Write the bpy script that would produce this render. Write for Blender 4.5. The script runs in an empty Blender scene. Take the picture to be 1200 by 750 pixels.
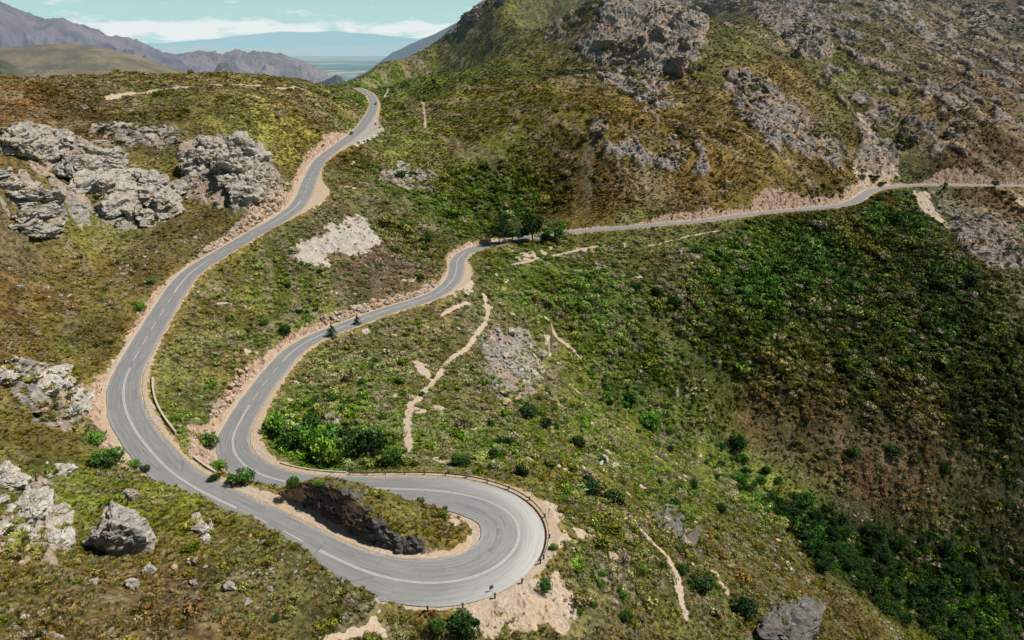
import bpy, math, random
import numpy as np
from mathutils import Matrix, Vector

random.seed(7); rng = np.random.default_rng(11)
R = math.radians
scene = bpy.context.scene
COL = scene.collection

# ------------------------------------------------------------------ camera
CAMZ = 100.0; PITCH = R(21.6); FP = 800.0
cd = bpy.data.cameras.new("camera"); cam = bpy.data.objects.new("camera", cd); COL.objects.link(cam)
cam.location = (0, 0, CAMZ); cam.rotation_euler = (R(90) - PITCH, 0, 0)
cd.sensor_width = 36; cd.lens = 24; cd.clip_start = 1; cd.clip_end = 200000
scene.camera = cam
cP, sP = math.cos(PITCH), math.sin(PITCH)

def ray(px, py):
    x = (px - 600) / FP; y = (375 - py) / FP
    return np.array([x, cP + y * sP, -sP + y * cP])
def at_h(px, py, h):
    r = ray(px, py); return r * (h / -r[2]) + np.array([0, 0, CAMZ])
def at_d(px, py, d):
    r = ray(px, py); return r * (d / math.hypot(r[0], r[1])) + np.array([0, 0, CAMZ])

# ------------------------------------------------------------------ noise
def _h(ix, iy, iz, seed):
    with np.errstate(over='ignore'):
        h = ix.astype(np.int64).astype(np.uint32) * np.uint32(374761393) + iy.astype(np.int64).astype(np.uint32) * np.uint32(668265263)
        if iz is not None: h = h + iz.astype(np.int64).astype(np.uint32) * np.uint32(2147483647)
        h = h + np.uint32((seed * 1442695041) & 0xffffffff)
        h = (h ^ (h >> np.uint32(13))) * np.uint32(1274126177)
        h = (h ^ (h >> np.uint32(15))) * np.uint32(2246822519)
        h = h ^ (h >> np.uint32(16))
    return h.astype(np.float32) * np.float32(1 / 4294967296.0)
def vn2(x, y, seed=0):
    x = np.asarray(x, np.float32); y = np.asarray(y, np.float32)
    ix = np.floor(x); iy = np.floor(y); fx = x - ix; fy = y - iy
    fx = fx * fx * (3 - 2 * fx); fy = fy * fy * (3 - 2 * fy)
    a = _h(ix, iy, None, seed); b = _h(ix + 1, iy, None, seed); c = _h(ix, iy + 1, None, seed); d = _h(ix + 1, iy + 1, None, seed)
    return (a + (b - a) * fx) * (1 - fy) + (c + (d - c) * fx) * fy
def fbm(x, y, o=4, seed=0, ridge=False):
    t = 0; a = .5; s = 0; ca, sa = .8, .6
    for i in range(o):
        n = vn2(x, y, seed + i * 17)
        if ridge: n = 1 - abs(2 * n - 1)
        t = t + n * a; s += a; a *= .5
        x, y = (x * ca - y * sa) * 2.03 + 13.7, (x * sa + y * ca) * 2.03 + 7.1
    return t / s
def vn3(p, seed=0):
    i = np.floor(p); f = p - i; f = f * f * (3 - 2 * f)
    r = 0
    for dx in (0, 1):
        for dy in (0, 1):
            for dz in (0, 1):
                w = (f[:, 0] if dx else 1 - f[:, 0]) * (f[:, 1] if dy else 1 - f[:, 1]) * (f[:, 2] if dz else 1 - f[:, 2])
                r = r + w * _h(i[:, 0] + dx, i[:, 1] + dy, i[:, 2] + dz, seed)
    return r
def fbm3(p, o=3, seed=0):
    t = 0; a = .5; s = 0
    for k in range(o):
        t = t + a * vn3(p, seed + k * 31); s += a; a *= .5; p = p * 2.07 + 3.3
    return t / s
def sstep(a, b, x):
    t = np.clip((x - a) / (b - a), 0, 1); return t * t * (3 - 2 * t)
def lin(c):
    c = np.array(c, float) / 255.0
    return np.where(c <= .04045, c / 12.92, ((c + .055) / 1.055) ** 2.4)

# ------------------------------------------------------------------ road course: image point, drop below the camera, half width, gravel left, gravel right, cut slope
RD = [(420,103,33,3.4,1,1,1.2),(432,110,36.8,3.4,1,1,1.2),(438,120,41.4,3.4,1.5,.6,1.2),(435,132,45.3,3.4,2.5,.6,1.2),(428,143,48.3,3.4,6,.6,1.2),(421,152,50.8,3.4,12,.7,1.2),(407,163,53.4,3.4,6,.8,1.3),
 (376,187,58.5,3.4,.8,1,1.4),(367,202,61,3.4,.8,1.6,1.6),(361,215,62,3.4,4,1.6,2),(357,227,63,3.4,8,1.8,2),(345,244,64.5,3.4,4,2,2),(320,261,66,3.4,.9,1.6,2),(300,272,67,3.4,.8,1.3,1.8),
 (250,302,69.5,3.4,.8,1.3,1.5),(232,313,70.3,3.4,.8,1.5,1.4),(215,328,71.2,3.4,.8,1.3,1.3),(200,350,72.6,3.4,.8,1.2,1.3),(185,374,73.8,3.4,.8,1.2,1.2),(155,426,76,3.5,1.2,1.4,1.2),
 (146,448,76.6,3.6,1.6,1.4,1.2),(145,471,77,3.7,1.6,1.4,1.1),(151,491,77.5,3.7,1.8,1.5,1),(170,521,78.1,3.7,1.6,1.2,.9),(192,545,78.5,3.6,1.2,.9,.9),(212,562,78.8,3.6,1,.4,3),(250,583,79.2,3.5,2.0,.4,5),
 (300,606,79.7,3.6,3.4,.4,6),(352,633,80.1,3.7,3.2,.4,6),(405,660,80.5,4.0,2.0,.4,5),(448,677,81,4.6,1.8,.5,4),(484,683,81.3,5.2,1.6,.5,1.8),(522,682.5,81.6,5.6,1.6,.7,.8),
 (562,672,82,5.8,1.8,1,.6),(590,654,82.3,5.8,1.8,1.2,.6),(604,626,82.6,5.8,1.8,2.6,.6),(596,604,82.9,5.7,1.4,2.6,.6),(572,590,83.1,5.5,1.2,2,.7),(542,581,83.4,5.3,.8,1.8,1.2),
 (510,576,83.6,5,.6,1.5,1.6),(470,573,83.8,4.4,.6,1.5,2.2),(430,572.5,84,4,.6,1.2,2.4),(385,571,84.3,3.8,.6,1.2,2.4),(345,567,84.7,3.7,.6,1.4,2.2),(315,560,85,3.6,.6,2,1.6),
 (292,550,85.3,3.6,.6,2.4,1),(279,538,85.6,3.6,.7,2.6,1),(272.5,525,86,3.6,.9,2.6,1.2),(272.5,513,86.3,3.6,1.3,2.4,1.4),(279,498,86.7,3.5,1.5,2,1.6),(297,468,87.5,3.4,1.5,1.8,1.6),(316,442,88.2,3.4,1.3,1.5,1.6),
 (350,406,89.4,3.4,1,1.2,1.6),(380,391,90.3,3.4,1,1,1.6),(410,380,91,3.4,1,1,2),(455,363,92,3.4,1,1,2),(487,354,92.7,3.4,1,1,2.2),(512,344,93.2,3.4,1,1.4,2),(530,329,93.8,3.4,1,4,1.6),(535,315,94.2,3.4,.9,3.6,1.4),
 (536,305,94.5,3.4,.8,1.4,1.2),(545,296,94.8,3.4,.8,1,1),(562,289.5,95.2,3.4,.8,.8,1),(577,286,95.4,3.3,.8,.8,1),(600,281,95.6,3.3,.8,.8,1.1),(630,277,95.8,3.3,.8,.8,1.1),(664,272.5,96,3.2,.8,.8,1.2),(725,267,96,3.2,.8,.8,1.3),
 (775,263,96,3.2,.8,.8,1.3),(825,258.5,96,3.2,.8,.8,1.3),(870,252.5,96,3.2,.8,.8,1.3),(910,247.5,96,3.2,.8,.8,1.3),(950,244.5,96,3.2,.8,.8,1.3),(985,240.5,96,3.4,.8,.8,1.3),(1003,235,96,3.4,.8,.8,1.3),(1013,228,96,3.4,.8,.8,1.4),
 (1024,222.5,96,3.4,.8,.8,1.4),(1040,219.5,96,3.2,.8,.8,1.3),(1062,217.7,96,3.2,.8,.8,1.3),(1100,216.8,96,3.2,.8,.8,1.3),(1150,217.5,96,3.2,.8,.8,1.3),(1200,218,96,3.2,.8,.8,1.3),(1280,219,96,3.2,.8,.8,1.3),(1400,222,95,3.2,.8,.8,1.3)]
_ctl = np.array([list(at_h(a[0], a[1], a[2])) + list(a[3:]) for a in RD])
def catmull(P, step):
    P = np.vstack([2 * P[0] - P[1], P, 2 * P[-1] - P[-2]]); out = []
    for i in range(1, len(P) - 2):
        p0, p1, p2, p3 = P[i - 1:i + 3]
        n = max(2, int(np.linalg.norm(p2[:2] - p1[:2]) / step))
        d1 = np.linalg.norm((p1 - p0)[:2]) ** .5 + 1e-6; d2 = np.linalg.norm((p2 - p1)[:2]) ** .5 + 1e-6; d3 = np.linalg.norm((p3 - p2)[:2]) ** .5 + 1e-6
        m1 = d2 * ((p1 - p0) / d1 - (p2 - p0) / (d1 + d2) + (p2 - p1) / d2)
        m2 = d2 * ((p2 - p1) / d2 - (p3 - p1) / (d2 + d3) + (p3 - p2) / d3)
        for t in np.linspace(0, 1, n, endpoint=False):
            t2, t3 = t * t, t * t * t
            out.append((2 * t3 - 3 * t2 + 1) * p1 + (t3 - 2 * t2 + t) * m1 + (-2 * t3 + 3 * t2) * p2 + (t3 - t2) * m2)
    out.append(P[-2]); return np.array(out)
def resample(P, step):
    s = np.r_[0, np.cumsum(np.linalg.norm(np.diff(P[:, :2], axis=0), axis=1))]
    q = np.arange(0, s[-1], step)
    return np.stack([np.interp(q, s, P[:, k]) for k in range(P.shape[1])], 1)
def smooth(P, n):
    k = np.ones(2 * n + 1) / (2 * n + 1); Q = P.copy()
    for c in range(P.shape[1]):
        Q[:, c] = np.convolve(np.pad(P[:, c], n, mode='edge'), k, 'valid')
    Q[0] = P[0]; Q[-1] = P[-1]; return Q
ROAD = resample(catmull(_ctl, 1.0), 1.0)
ROAD = smooth(smooth(ROAD, 4), 3)
zz = smooth(ROAD[:, 2:3], 14); ROAD[:, 2] = zz[:, 0]
NR = len(ROAD)
TAN = np.gradient(ROAD[:, :2], axis=0); TAN /= np.linalg.norm(TAN, axis=1)[:, None]
NRM = np.stack([-TAN[:, 1], TAN[:, 0]], 1)          # left of travel
def road_index(px, py, h):
    p = at_h(px, py, h); return int(np.argmin(((ROAD[:, :2] - p[:2]) ** 2).sum(1)))
APEX = road_index(604, 626, 82.6)

# ------------------------------------------------------------------ terrain: thin plate through surveyed points
PH = [(60,450,69),(20,440,69),(0,500,67),(0,560,65),(0,640,62),(0,750,57),(100,560,73),(100,640,69.5),(150,600,72.6),(150,700,67),(210,563,75),(250,577,73.7),(300,596,73),(350,622,73.4),(410,668,76.9),(455,692,78.3),(482,703,80),(250,620,72.6),(250,660,71.5),(300,640,72.6),(300,720,72),(350,668,74.5),(400,705,77),
 (400,740,77.8),(470,740,82),(60,520,70),(110,500,75.5),(80,400,71.5),(110,360,69),
 (60,330,64),(0,300,57),(0,380,64),(150,290,65),(60,235,48),(60,190,39),(150,200,47),(200,230,55),(0,170,31),(100,140,30),(0,120,22),(150,120,26),(200,107,22.8),(130,112,22.5),(265,210,50),(270,172,42),(320,215,57),(260,140,34),(330,130,34),(385,120,36),(300,103,23.6),(345,99,23.3),(240,98,20.5),(390,108,31),
 (245,420,80),(220,470,81.5),(250,380,79),(300,350,79),(400,290,79),(350,300,74.5),(430,320,85.5),(450,240,74),(420,210,66),(480,300,90),(450,170,58),(470,140,49),(520,260,88),(560,255,91),(560,210,76),(600,160,54),(650,235,88),(500,180,64),
 (520,100,32),(480,95,27),(480,115,39),(600,100,27),(700,150,48),(700,220,80),(800,200,73),(800,130,42),(900,150,52),(900,215,81),(960,220,86),(700,80,15),
 (1000,350,129),(1000,450,152),(1000,550,177),(1000,640,197),(1200,350,132),(1200,500,176),(1200,620,214),(1200,740,243),(1100,700,222),(1100,550,183),(1100,300,118),(900,300,110),(900,450,150),
 (800,350,118),(800,430,140),(800,500,158),(862,538,173),(700,350,113),(700,430,131),(720,480,141),(640,400,120),(620,330,105),(680,300,103),(580,320,99.5),
 (560,400,101),(600,440,107),(500,450,97.5),(520,390,96.5),(400,440,91),(400,510,88.5),(480,530,88),(550,540,88.5),(620,520,100),(700,570,108),(650,470,112),(800,600,142),(760,640,121),(850,660,140),(950,690,168),(900,610,168),(780,555,142),(940,600,184),
 (550,745,86),(620,720,89),(640,745,94),(690,690,99),(690,620,97),(800,720,124),(930,725,145),(1050,745,188),(620,560,87),(660,600,87.5),(655,660,86.5),
 (362,572,73.8),(400,580,72.4),(400,569,73.8),(430,597,74.6),(430,580,75),(460,613,77),(460,600,77),(500,615,79),(530,622,81.2),(340,573,75.2),(345,563,77),(320,577,79.8),
 (-250,300,45),(-250,560,50),(-150,750,46),(300,850,68),(600,850,96),(900,850,150),(1300,850,258),(1400,600,220),(1400,330,125),(-200,170,22),(-200,240,36)]
PD = [(160,91,480),(-200,110,380),(800,50,640),(750,0,720),(900,60,650),(600,0,800),(575,6,900),(545,24,860),(520,42,820),(490,62,780),(460,80,740),(430,92,710),(400,101,680),(1000,100,620),(1000,180,540),(1000,0,760),(1200,0,820),(1200,100,640),(1200,180,545),(1100,50,700),(1100,150,565),(700,0,740),
 (650,-60,950),(1000,-100,980),(1300,-60,950),(1400,100,620),(660,40,700),(560,60,760)]
PW = [(-250,700,40),(-100,720,20),(60,820,-20),(-420,520,80),(-300,900,-60),(-600,900,-40),(-600,500,60),(600,1000,330),(900,560,150)]
def at_y(px, py, y):
    r = ray(px, py); return r * (y / r[1]) + np.array([0, 0, CAMZ])
pts = [at_h(*p) for p in PH] + [at_y(*p) for p in PD] + [np.array(p, float) for p in PW]
for p_ in [(575,6,900),(545,24,860),(520,42,820),(490,62,780),(460,80,740),(430,92,710),(400,101,680)]:
    v_ = at_y(*p_); pts += [v_ * np.array([1.09, 1.09, 1]) - np.array([0, 0, 15 if p_[0] < 540 else 2]), v_ * np.array([1.2, 1.2, 1]) - np.array([0, 0, 45 if p_[0] < 540 else 10])]
pts += [ROAD[i, :3] for i in range(0, NR, 12)]
pts = np.array(pts)
X0, X1, Y0, Y1 = -620.0, 900.0, -20.0, 1080.0
def tps_k(d2): return np.where(d2 > 1e-9, .5 * d2 * np.log(np.maximum(d2, 1e-9)), 0)
S = 200.0
P2 = pts[:, :2] / S
K = tps_k(((P2[:, None] - P2[None]) ** 2).sum(2)) + np.eye(len(P2)) * 2e-4
A = np.zeros((len(P2) + 3,) * 2); A[:-3, :-3] = K; A[:-3, -3] = 1; A[:-3, -2:] = P2; A[-3:, :-3] = A[:-3, -3:].T
sol = np.linalg.solve(A, np.r_[pts[:, 2], 0, 0, 0])
CS = 4.0
gx = np.arange(X0, X1 + CS, CS); gy = np.arange(Y0, Y1 + CS, CS)
GX, GY = np.meshgrid(gx, gy)
q = np.stack([GX.ravel(), GY.ravel()], 1) / S
BZ = np.empty(len(q))
for i in range(0, len(q), 20000):
    b = q[i:i + 20000]
    BZ[i:i + 20000] = tps_k(((b[:, None] - P2[None]) ** 2).sum(2)) @ sol[:-3] + sol[-3] + b @ sol[-2:]
BZ = BZ.reshape(GX.shape).astype(np.float32)
def samp(A, x, y, x0, y0, cs):
    fx = np.clip((np.asarray(x) - x0) / cs, 0, A.shape[1] - 1.001); fy = np.clip((np.asarray(y) - y0) / cs, 0, A.shape[0] - 1.001)
    ix = fx.astype(np.int32); iy = fy.astype(np.int32); fx = (fx - ix).astype(np.float32); fy = (fy - iy).astype(np.float32)
    if A.ndim == 3: fx = fx[..., None]; fy = fy[..., None]
    return (A[iy, ix] * (1 - fx) + A[iy, ix + 1] * fx) * (1 - fy) + (A[iy + 1, ix] * (1 - fx) + A[iy + 1, ix + 1] * fx) * fy
def base_z(x, y): return samp(BZ, x, y, X0, Y0, CS)
# road rasters, 1 m: signed distance, height, widths, cut
FX0, FX1, FY0, FY1 = -330, 560, 40, 760
FW, FH = FX1 - FX0 + 1, FY1 - FY0 + 1
def road_raster(i0, i1):
    D = np.full((FH, FW), 60.0, np.float32); I = np.full((FH, FW), -1, np.int32); Q = 45
    for i in range(i0, i1):
        x, y = ROAD[i, :2]
        a, b = int(x - FX0) - Q, int(y - FY0) - Q
        xa, xb, ya, yb = max(a, 0), min(a + 2 * Q, FW), max(b, 0), min(b + 2 * Q, FH)
        if xa >= xb or ya >= yb: continue
        yy, xx = np.mgrid[ya:yb, xa:xb]
        d = np.hypot(xx + FX0 - x, yy + FY0 - y)
        m = d < D[ya:yb, xa:xb]
        D[ya:yb, xa:xb][m] = d[m]; I[ya:yb, xa:xb][m] = i
    ok = I >= 0; J = np.where(ok, I, i0)
    yy, xx = np.mgrid[0:FH, 0:FW]
    off = (xx + FX0 - ROAD[J, 0]) * NRM[J, 0] + (yy + FY0 - ROAD[J, 1]) * NRM[J, 1]
    al = (xx + FX0 - ROAD[J, 0]) * TAN[J, 0] + (yy + FY0 - ROAD[J, 1]) * TAN[J, 1]
    z = ROAD[J, 2]
    hw = ROAD[J, 3]; sl = ROAD[J, 4]; sr = ROAD[J, 5]; cut = ROAD[J, 6]
    sgn = np.where(off >= 0, 1, -1)
    return np.stack([np.where(ok, np.maximum(abs(off), D * .98), 60), np.where(ok, z, 0), hw, np.where(sgn > 0, sl, sr), cut, sgn], 2).astype(np.float32)
RR = [road_raster(0, APEX + 1), road_raster(APEX, NR)]
def carve(x, y, z):
    """returns z, clearance outside the gravel (m), cut amount, d-from-asphalt"""
    clear = np.full(np.shape(x), 60, np.float32); cutm = np.zeros(np.shape(x), np.float32); asph = np.full(np.shape(x), 60, np.float32)
    inside = (x > FX0 + 1) & (x < FX1 - 1) & (y > FY0 + 1) & (y < FY1 - 1)
    for F in RR:
        s = samp(F, x, y, FX0, FY0, 1.0)
        d, rz, hw, sh, cut = s[..., 0], s[..., 1], s[..., 2], s[..., 3], s[..., 4]
        a = d - hw
        e = a - sh
        e = np.where(inside & (d < 44), e, 60)
        jag = (fbm(x * .45, y * .45, 3, 91) - .5) * 2.4 + (fbm(x * 1.7, y * 1.7, 2, 95) - .5) * .8
        e2 = np.maximum(e - .3 - np.maximum(jag, -0.2) * (e > 0), 0)
        hi = rz + cut * e2 + (.25 * e2 * e2 * .05); lo = rz - .62 * e2
        zc = np.clip(z, lo, hi)
        zc = np.where(e <= 0, rz, zc)
        act = e < 40
        cutm = np.where(act & (z > hi) & (e > 0), np.maximum(cutm, np.clip((z - hi) * .8, 0, 1)), cutm)
        z = np.where(act, zc, z)
        clear = np.minimum(clear, e); asph = np.minimum(asph, np.where(inside, a, 60))
    return z, clear, cutm, asph
def zq(x, y):
    x = np.atleast_1d(np.asarray(x, np.float64)); y = np.atleast_1d(np.asarray(y, np.float64))
    return carve(x, y, base_z(x, y))[0]
def hit(px, py):
    r = ray(px, py); r = r / math.hypot(r[0], r[1])
    d = np.geomspace(35, 1000, 1500)
    g = zq(r[0] * d, r[1] * d); below = (CAMZ + r[2] * d) < g
    k = int(np.argmax(below)) if below.any() else len(d) - 1
    if k > 0:
        f0 = CAMZ + r[2] * d[k - 1] - g[k - 1]; f1 = CAMZ + r[2] * d[k] - g[k]
        dd = d[k - 1] + (d[k] - d[k - 1]) * f0 / max(f0 - f1, 1e-6)
    else: dd = d[k]
    return np.array([r[0] * dd, r[1] * dd, float(zq(r[0] * dd, r[1] * dd)[0])])
def depth_of(p): return p[1] * cP - (p[2] - CAMZ) * sP
def px2m(p, n): return n * depth_of(p) / FP

# ------------------------------------------------------------------ land cover (world XY rasters)
LX0, LX1, LY0, LY1, LS = -400.0, 700.0, 20.0, 1000.0, 2.0
lxs = np.arange(LX0, LX1, LS); lys = np.arange(LY0, LY1, LS); LXX, LYY = np.meshgrid(lxs, lys)
TINT = [(60,350,(116,94,52)),(200,290,(112,98,58)),(30,290,(112,92,54)),(100,320,(112,94,50)),(30,390,(110,92,50)),(130,380,(110,98,52)),(150,330,(112,98,50)),(220,275,(108,96,54)),(60,260,(112,98,56)),(90,400,(120,112,52)),(130,260,(112,110,60)),(120,285,(118,112,52)),(250,130,(122,116,58)),(330,150,(134,128,56)),(180,150,(116,104,60)),(300,110,(130,116,66)),(380,150,(116,106,60)),(60,130,(112,96,60)),(20,120,(118,92,56)),(240,165,(112,104,54)),
 (250,620,(108,102,48)),(100,720,(110,94,58)),(350,690,(104,96,56)),(200,580,(124,124,40)),(130,560,(112,118,44)),(30,700,(104,96,50)),(420,720,(104,100,58)),(230,690,(112,96,64)),(60,520,(108,100,52)),(180,545,(110,120,44)),(320,640,(104,98,50)),
 (230,450,(128,128,64)),(215,500,(114,126,44)),(300,350,(124,118,62)),(330,355,(122,128,54)),(430,320,(116,98,76)),(380,280,(122,112,80)),(420,230,(118,114,66)),(280,410,(132,126,74)),(350,280,(104,112,60)),
 (400,440,(118,124,60)),(390,525,(84,112,36)),(350,500,(98,118,44)),(500,420,(132,126,76)),(450,470,(112,122,52)),(600,420,(146,136,106)),(560,480,(128,126,66)),(530,530,(110,122,48)),(620,520,(116,124,42)),(680,470,(126,132,44)),(660,420,(118,122,50)),(750,520,(128,134,46)),(900,570,(138,146,64)),(840,550,(118,130,48)),(700,600,(104,104,46)),(650,550,(116,112,48)),(700,700,(122,114,76)),(680,660,(118,116,66)),(850,650,(112,100,56)),(1000,720,(104,90,48)),(930,680,(100,92,48)),(760,690,(100,98,50)),(820,600,(100,110,44)),
 (430,585,(116,110,52)),(530,620,(126,116,58)),(350,570,(108,106,48)),
 (1000,640,(40,62,24)),(1100,690,(44,62,24)),(950,625,(48,76,28)),(1150,740,(52,76,28)),(1060,740,(90,96,36)),(1180,680,(40,52,26)),
 (1000,450,(60,70,40)),(1100,330,(56,68,42)),(850,420,(70,82,38)),(900,350,(66,84,42)),(700,340,(100,116,50)),(640,340,(106,120,44)),(800,330,(108,108,66)),(760,400,(98,106,48)),(1000,530,(124,100,76)),(1100,600,(92,80,54)),(920,510,(110,94,60)),(1060,560,(108,90,66)),(950,300,(60,78,44)),(1100,420,(54,68,36)),(1180,500,(44,56,30)),(1180,330,(76,84,56)),(1150,270,(84,88,60)),(740,300,(104,112,56)),(850,290,(84,100,52)),(1050,250,(62,80,44)),(760,450,(90,100,44)),(1170,600,(62,62,38)),
 (600,230,(80,94,44)),(560,210,(84,96,44)),(510,190,(96,98,46)),(520,240,(84,98,44)),(700,220,(114,92,44)),(640,190,(106,92,44)),(600,120,(106,98,36)),(520,90,(96,104,32)),(470,100,(88,108,36)),(560,150,(108,100,38)),(640,60,(88,86,38)),(560,40,(88,92,36)),(900,210,(112,92,44)),(820,220,(112,92,46)),(980,215,(110,90,46)),(900,100,(120,102,62)),(1100,100,(108,92,70)),(1150,180,(100,80,56)),(1000,30,(96,88,62)),(700,130,(112,100,40)),(800,160,(120,102,52)),(960,150,(108,94,54)),(870,40,(92,92,40)),(1180,30,(92,84,70)),(1000,90,(92,92,44)),(450,150,(98,104,48)),(720,170,(110,94,46))]
tp = np.array([hit(a, b) for a, b, c in TINT]); tc = np.array([lin(c) for a, b, c in TINT])
def polar(x, y): return np.stack([np.arctan2(x, y), .62 * np.log(np.hypot(x, y) / 100)], -1)
tpp = polar(tp[:, 0], tp[:, 1])
wx = (fbm(LXX / 40, LYY / 40, 4, 5) - .5) * 46; wy = (fbm(LXX / 40, LYY / 40, 4, 55) - .5) * 46
rr = np.hypot(LXX, LYY); wsc = np.clip(rr / 350, .3, 1.6)
gq = polar(LXX + wx * wsc, LYY + wy * wsc).reshape(-1, 2)
TF = np.empty((len(gq), 3), np.float32)
for i in range(0, len(gq), 20000):
    d2 = ((gq[i:i + 20000, None] - tpp[None]) ** 2).sum(2)
    w = 1 / (d2 + 6e-4) ** 2.2; TF[i:i + 20000] = (w / w.sum(1)[:, None]) @ tc
TF = TF.reshape(LXX.shape + (3,)); _l = TF.mean(2, keepdims=True); TF = np.maximum(_l + (TF - _l) * .97, .004).astype(np.float32)

def poly_mask(poly, soft):
    P = np.array([hit(a, b)[:2] for a, b in poly]); m = np.zeros(LXX.shape, bool)
    j = len(P) - 1
    for i in range(len(P)):
        xi, yi = P[i]; xj, yj = P[j]
        if abs(yj - yi) > 1e-6:
            m ^= ((yi > LYY) != (yj > LYY)) & (LXX < (xj - xi) * (LYY - yi) / (yj - yi) + xi)
        j = i
    f = m.astype(np.float32)
    for _ in range(2):
        for ax in (0, 1):
            n = max(1, int(soft / LS)); k = np.ones(2 * n + 1) / (2 * n + 1)
            c = np.cumsum(np.pad(f, [(n + 1, n) if a == ax else (0, 0) for a in (0, 1)], mode='edge'), axis=ax)
            f = (np.take(c, range(2 * n + 1, c.shape[ax]), ax) - np.take(c, range(0, c.shape[ax] - 2 * n - 1), ax)) / (2 * n + 1)
    return f
ROCKM = np.zeros(LXX.shape, np.float32); BARE = np.zeros_like(ROCKM); DENSE = np.zeros_like(ROCKM)
def add(M, poly, v, soft=3):
    m = poly_mask(poly, soft) * v; np.maximum(M, m, out=M)
# rocky ground
for poly, v, s in [
 ([(700,30),(760,0),(815,0),(830,30),(815,78),(775,88),(735,78),(670,68)],1,8),
 ([(640,85),(735,72),(790,90),(800,150),(850,190),(860,225),(800,205),(770,150),(690,95)],.52,8),
 ([(870,0),(960,0),(985,70),(940,80),(890,30)],.66,8),
 ([(840,75),(900,80),(960,150),(1010,190),(985,205),(900,190),(860,130)],.56,8),
 ([(960,0),(1210,0),(1210,200),(1080,200),(1000,160),(940,90)],.40,8),
 ([(1000,205),(1060,205),(1050,160),(1000,150)],.6,5),
 ([(600,10),(690,0),(720,30),(640,55)],.45,8),
 ([(670,170),(740,165),(830,200),(820,215),(700,195)],.58,6),([(675,140),(715,138),(720,172),(680,172)],.62,6),
 ([(500,58),(580,0),(600,0),(520,45)],.6,6),
 ([(0,160),(60,150),(130,175),(200,205),(205,265),(100,270),(0,275)],.55,5),([(85,140),(220,150),(225,175),(110,175)],.5,5),
 ([(205,170),(300,165),(340,230),(320,262),(215,240)],.8,4),
 ([(0,415),(60,420),(110,470),(105,510),(40,500),(0,470)],.6,2),([(0,545),(70,560),(105,640),(60,670),(0,670)],.55,2),
 ([(560,385),(620,375),(640,430),(625,480),(575,475)],.66,4),([(430,190),(515,200),(510,225),(445,215)],.6,4),
 ([(760,598),(800,600),(820,650),(790,650),(765,625)],.5,3),([(705,355),(780,290),(840,285),(830,310),(760,320)],.4,4),
 ([(640,340),(720,330),(740,345),(660,365)],.4,4),([(770,460),(830,430),(850,460),(790,480)],.42,4),
 ([(490,500),(560,440),(580,470),(520,530)],.35,4),([(650,650),(740,640),(760,740),(690,745)],.42,4),([(1090,225),(1200,260),(1200,330),(1130,310)],.5,6)]: add(ROCKM, poly, v, s)
# bare ground: scree, gravel aprons, lay-bys, dirt
for poly, v, s in [
 ([(330,300),(355,280),(415,262),(420,246),(430,250),(448,285),(425,298),(395,300),(365,318),(345,318)],.92,4),
 ([(437,136),(446,150),(453,153),(440,163),(412,170),(396,178),(418,158)],1,2),
 ([(372,203),(384,232),(372,244),(350,248),(364,230)],1,2),([(541,322),(552,328),(552,340),(532,348),(520,350),(538,335)],1,2),
 ([(535,708),(575,700),(612,676),(640,655),(664,668),(680,700),(705,752),(555,752),(540,725)],.88,3),([(628,578),(655,596),(668,640),(664,660),(640,655),(648,625)],1,1),
 ([(488,420),(497,418),(512,440),(500,448),(490,438)],.9,2),([(563,345),(575,348),(572,372),(545,415),(538,412),(562,370)],.5,2),
 ([(1000,196),(1040,205),(1050,214),(1010,218),(1000,210)],.9,3),([(1068,222),(1086,222),(1130,272),(1120,272)],.85,3),([(1000,130),(1010,130),(1055,212),(1045,210)],.8,3),([(1185,230),(1200,232),(1200,245),(1185,240)],.8,3),
 ([(870,505),(940,495),(1040,510),(1090,560),(1060,600),(950,580),(890,540)],.26,4),([(1030,560),(1160,560),(1180,620),(1090,640)],.24,4),
 ([(500,596),(540,600),(556,622),(545,645),(500,655),(470,652),(500,630)],.5,1),
 ([(425,315),(515,318),(520,330),(420,365),(380,365),(400,345)],.35,2),([(180,520),(215,535),(250,560),(240,560)],.6,1),([(590,300),(650,285),(662,295),(600,315)],.5,2)]: add(BARE, poly, v, s)
# dense bush cover
for poly, v, s in [
 ([(880,255),(1060,225),(1110,280),(1210,400),(1210,560),(1080,540),(1020,500),(900,490),(800,400),(760,360),(820,300)],1,8),
 ([(850,540),(920,580),(1000,620),(1100,640),(1210,640),(1210,760),(1100,760),(960,660),(880,600)],1,6),
 ([(1080,540),(1210,540),(1210,670),(1090,650),(1000,600),(900,520),(880,500),(1000,510)],.5,5),([(490,215),(560,190),(650,200),(660,240),(600,265),(560,280),(520,260)],.8,8),([(430,260),(470,255),(515,300),(500,310),(460,285)],.8,4),
 ([(330,470),(420,490),(450,540),(360,545),(310,520)],.8,3),([(190,480),(250,500),(250,540),(215,525)],.7,2),([(600,330),(700,310),(800,380),(700,380),(620,370)],.5,5),([(650,360),(800,400),(860,500),(760,500),(660,420)],.5,5)]: add(DENSE, poly, v, s)
PALE = np.zeros_like(ROCKM)
for poly in [[(325,300),(355,275),(415,255),(420,240),(436,246),(455,285),(430,304),(395,306),(365,325),(345,325)],[(430,130),(450,146),(460,153),(440,168),(412,175),(390,182),(412,156)]]: add(PALE, poly, 1, 4)
LUSH = np.zeros_like(ROCKM)
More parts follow.
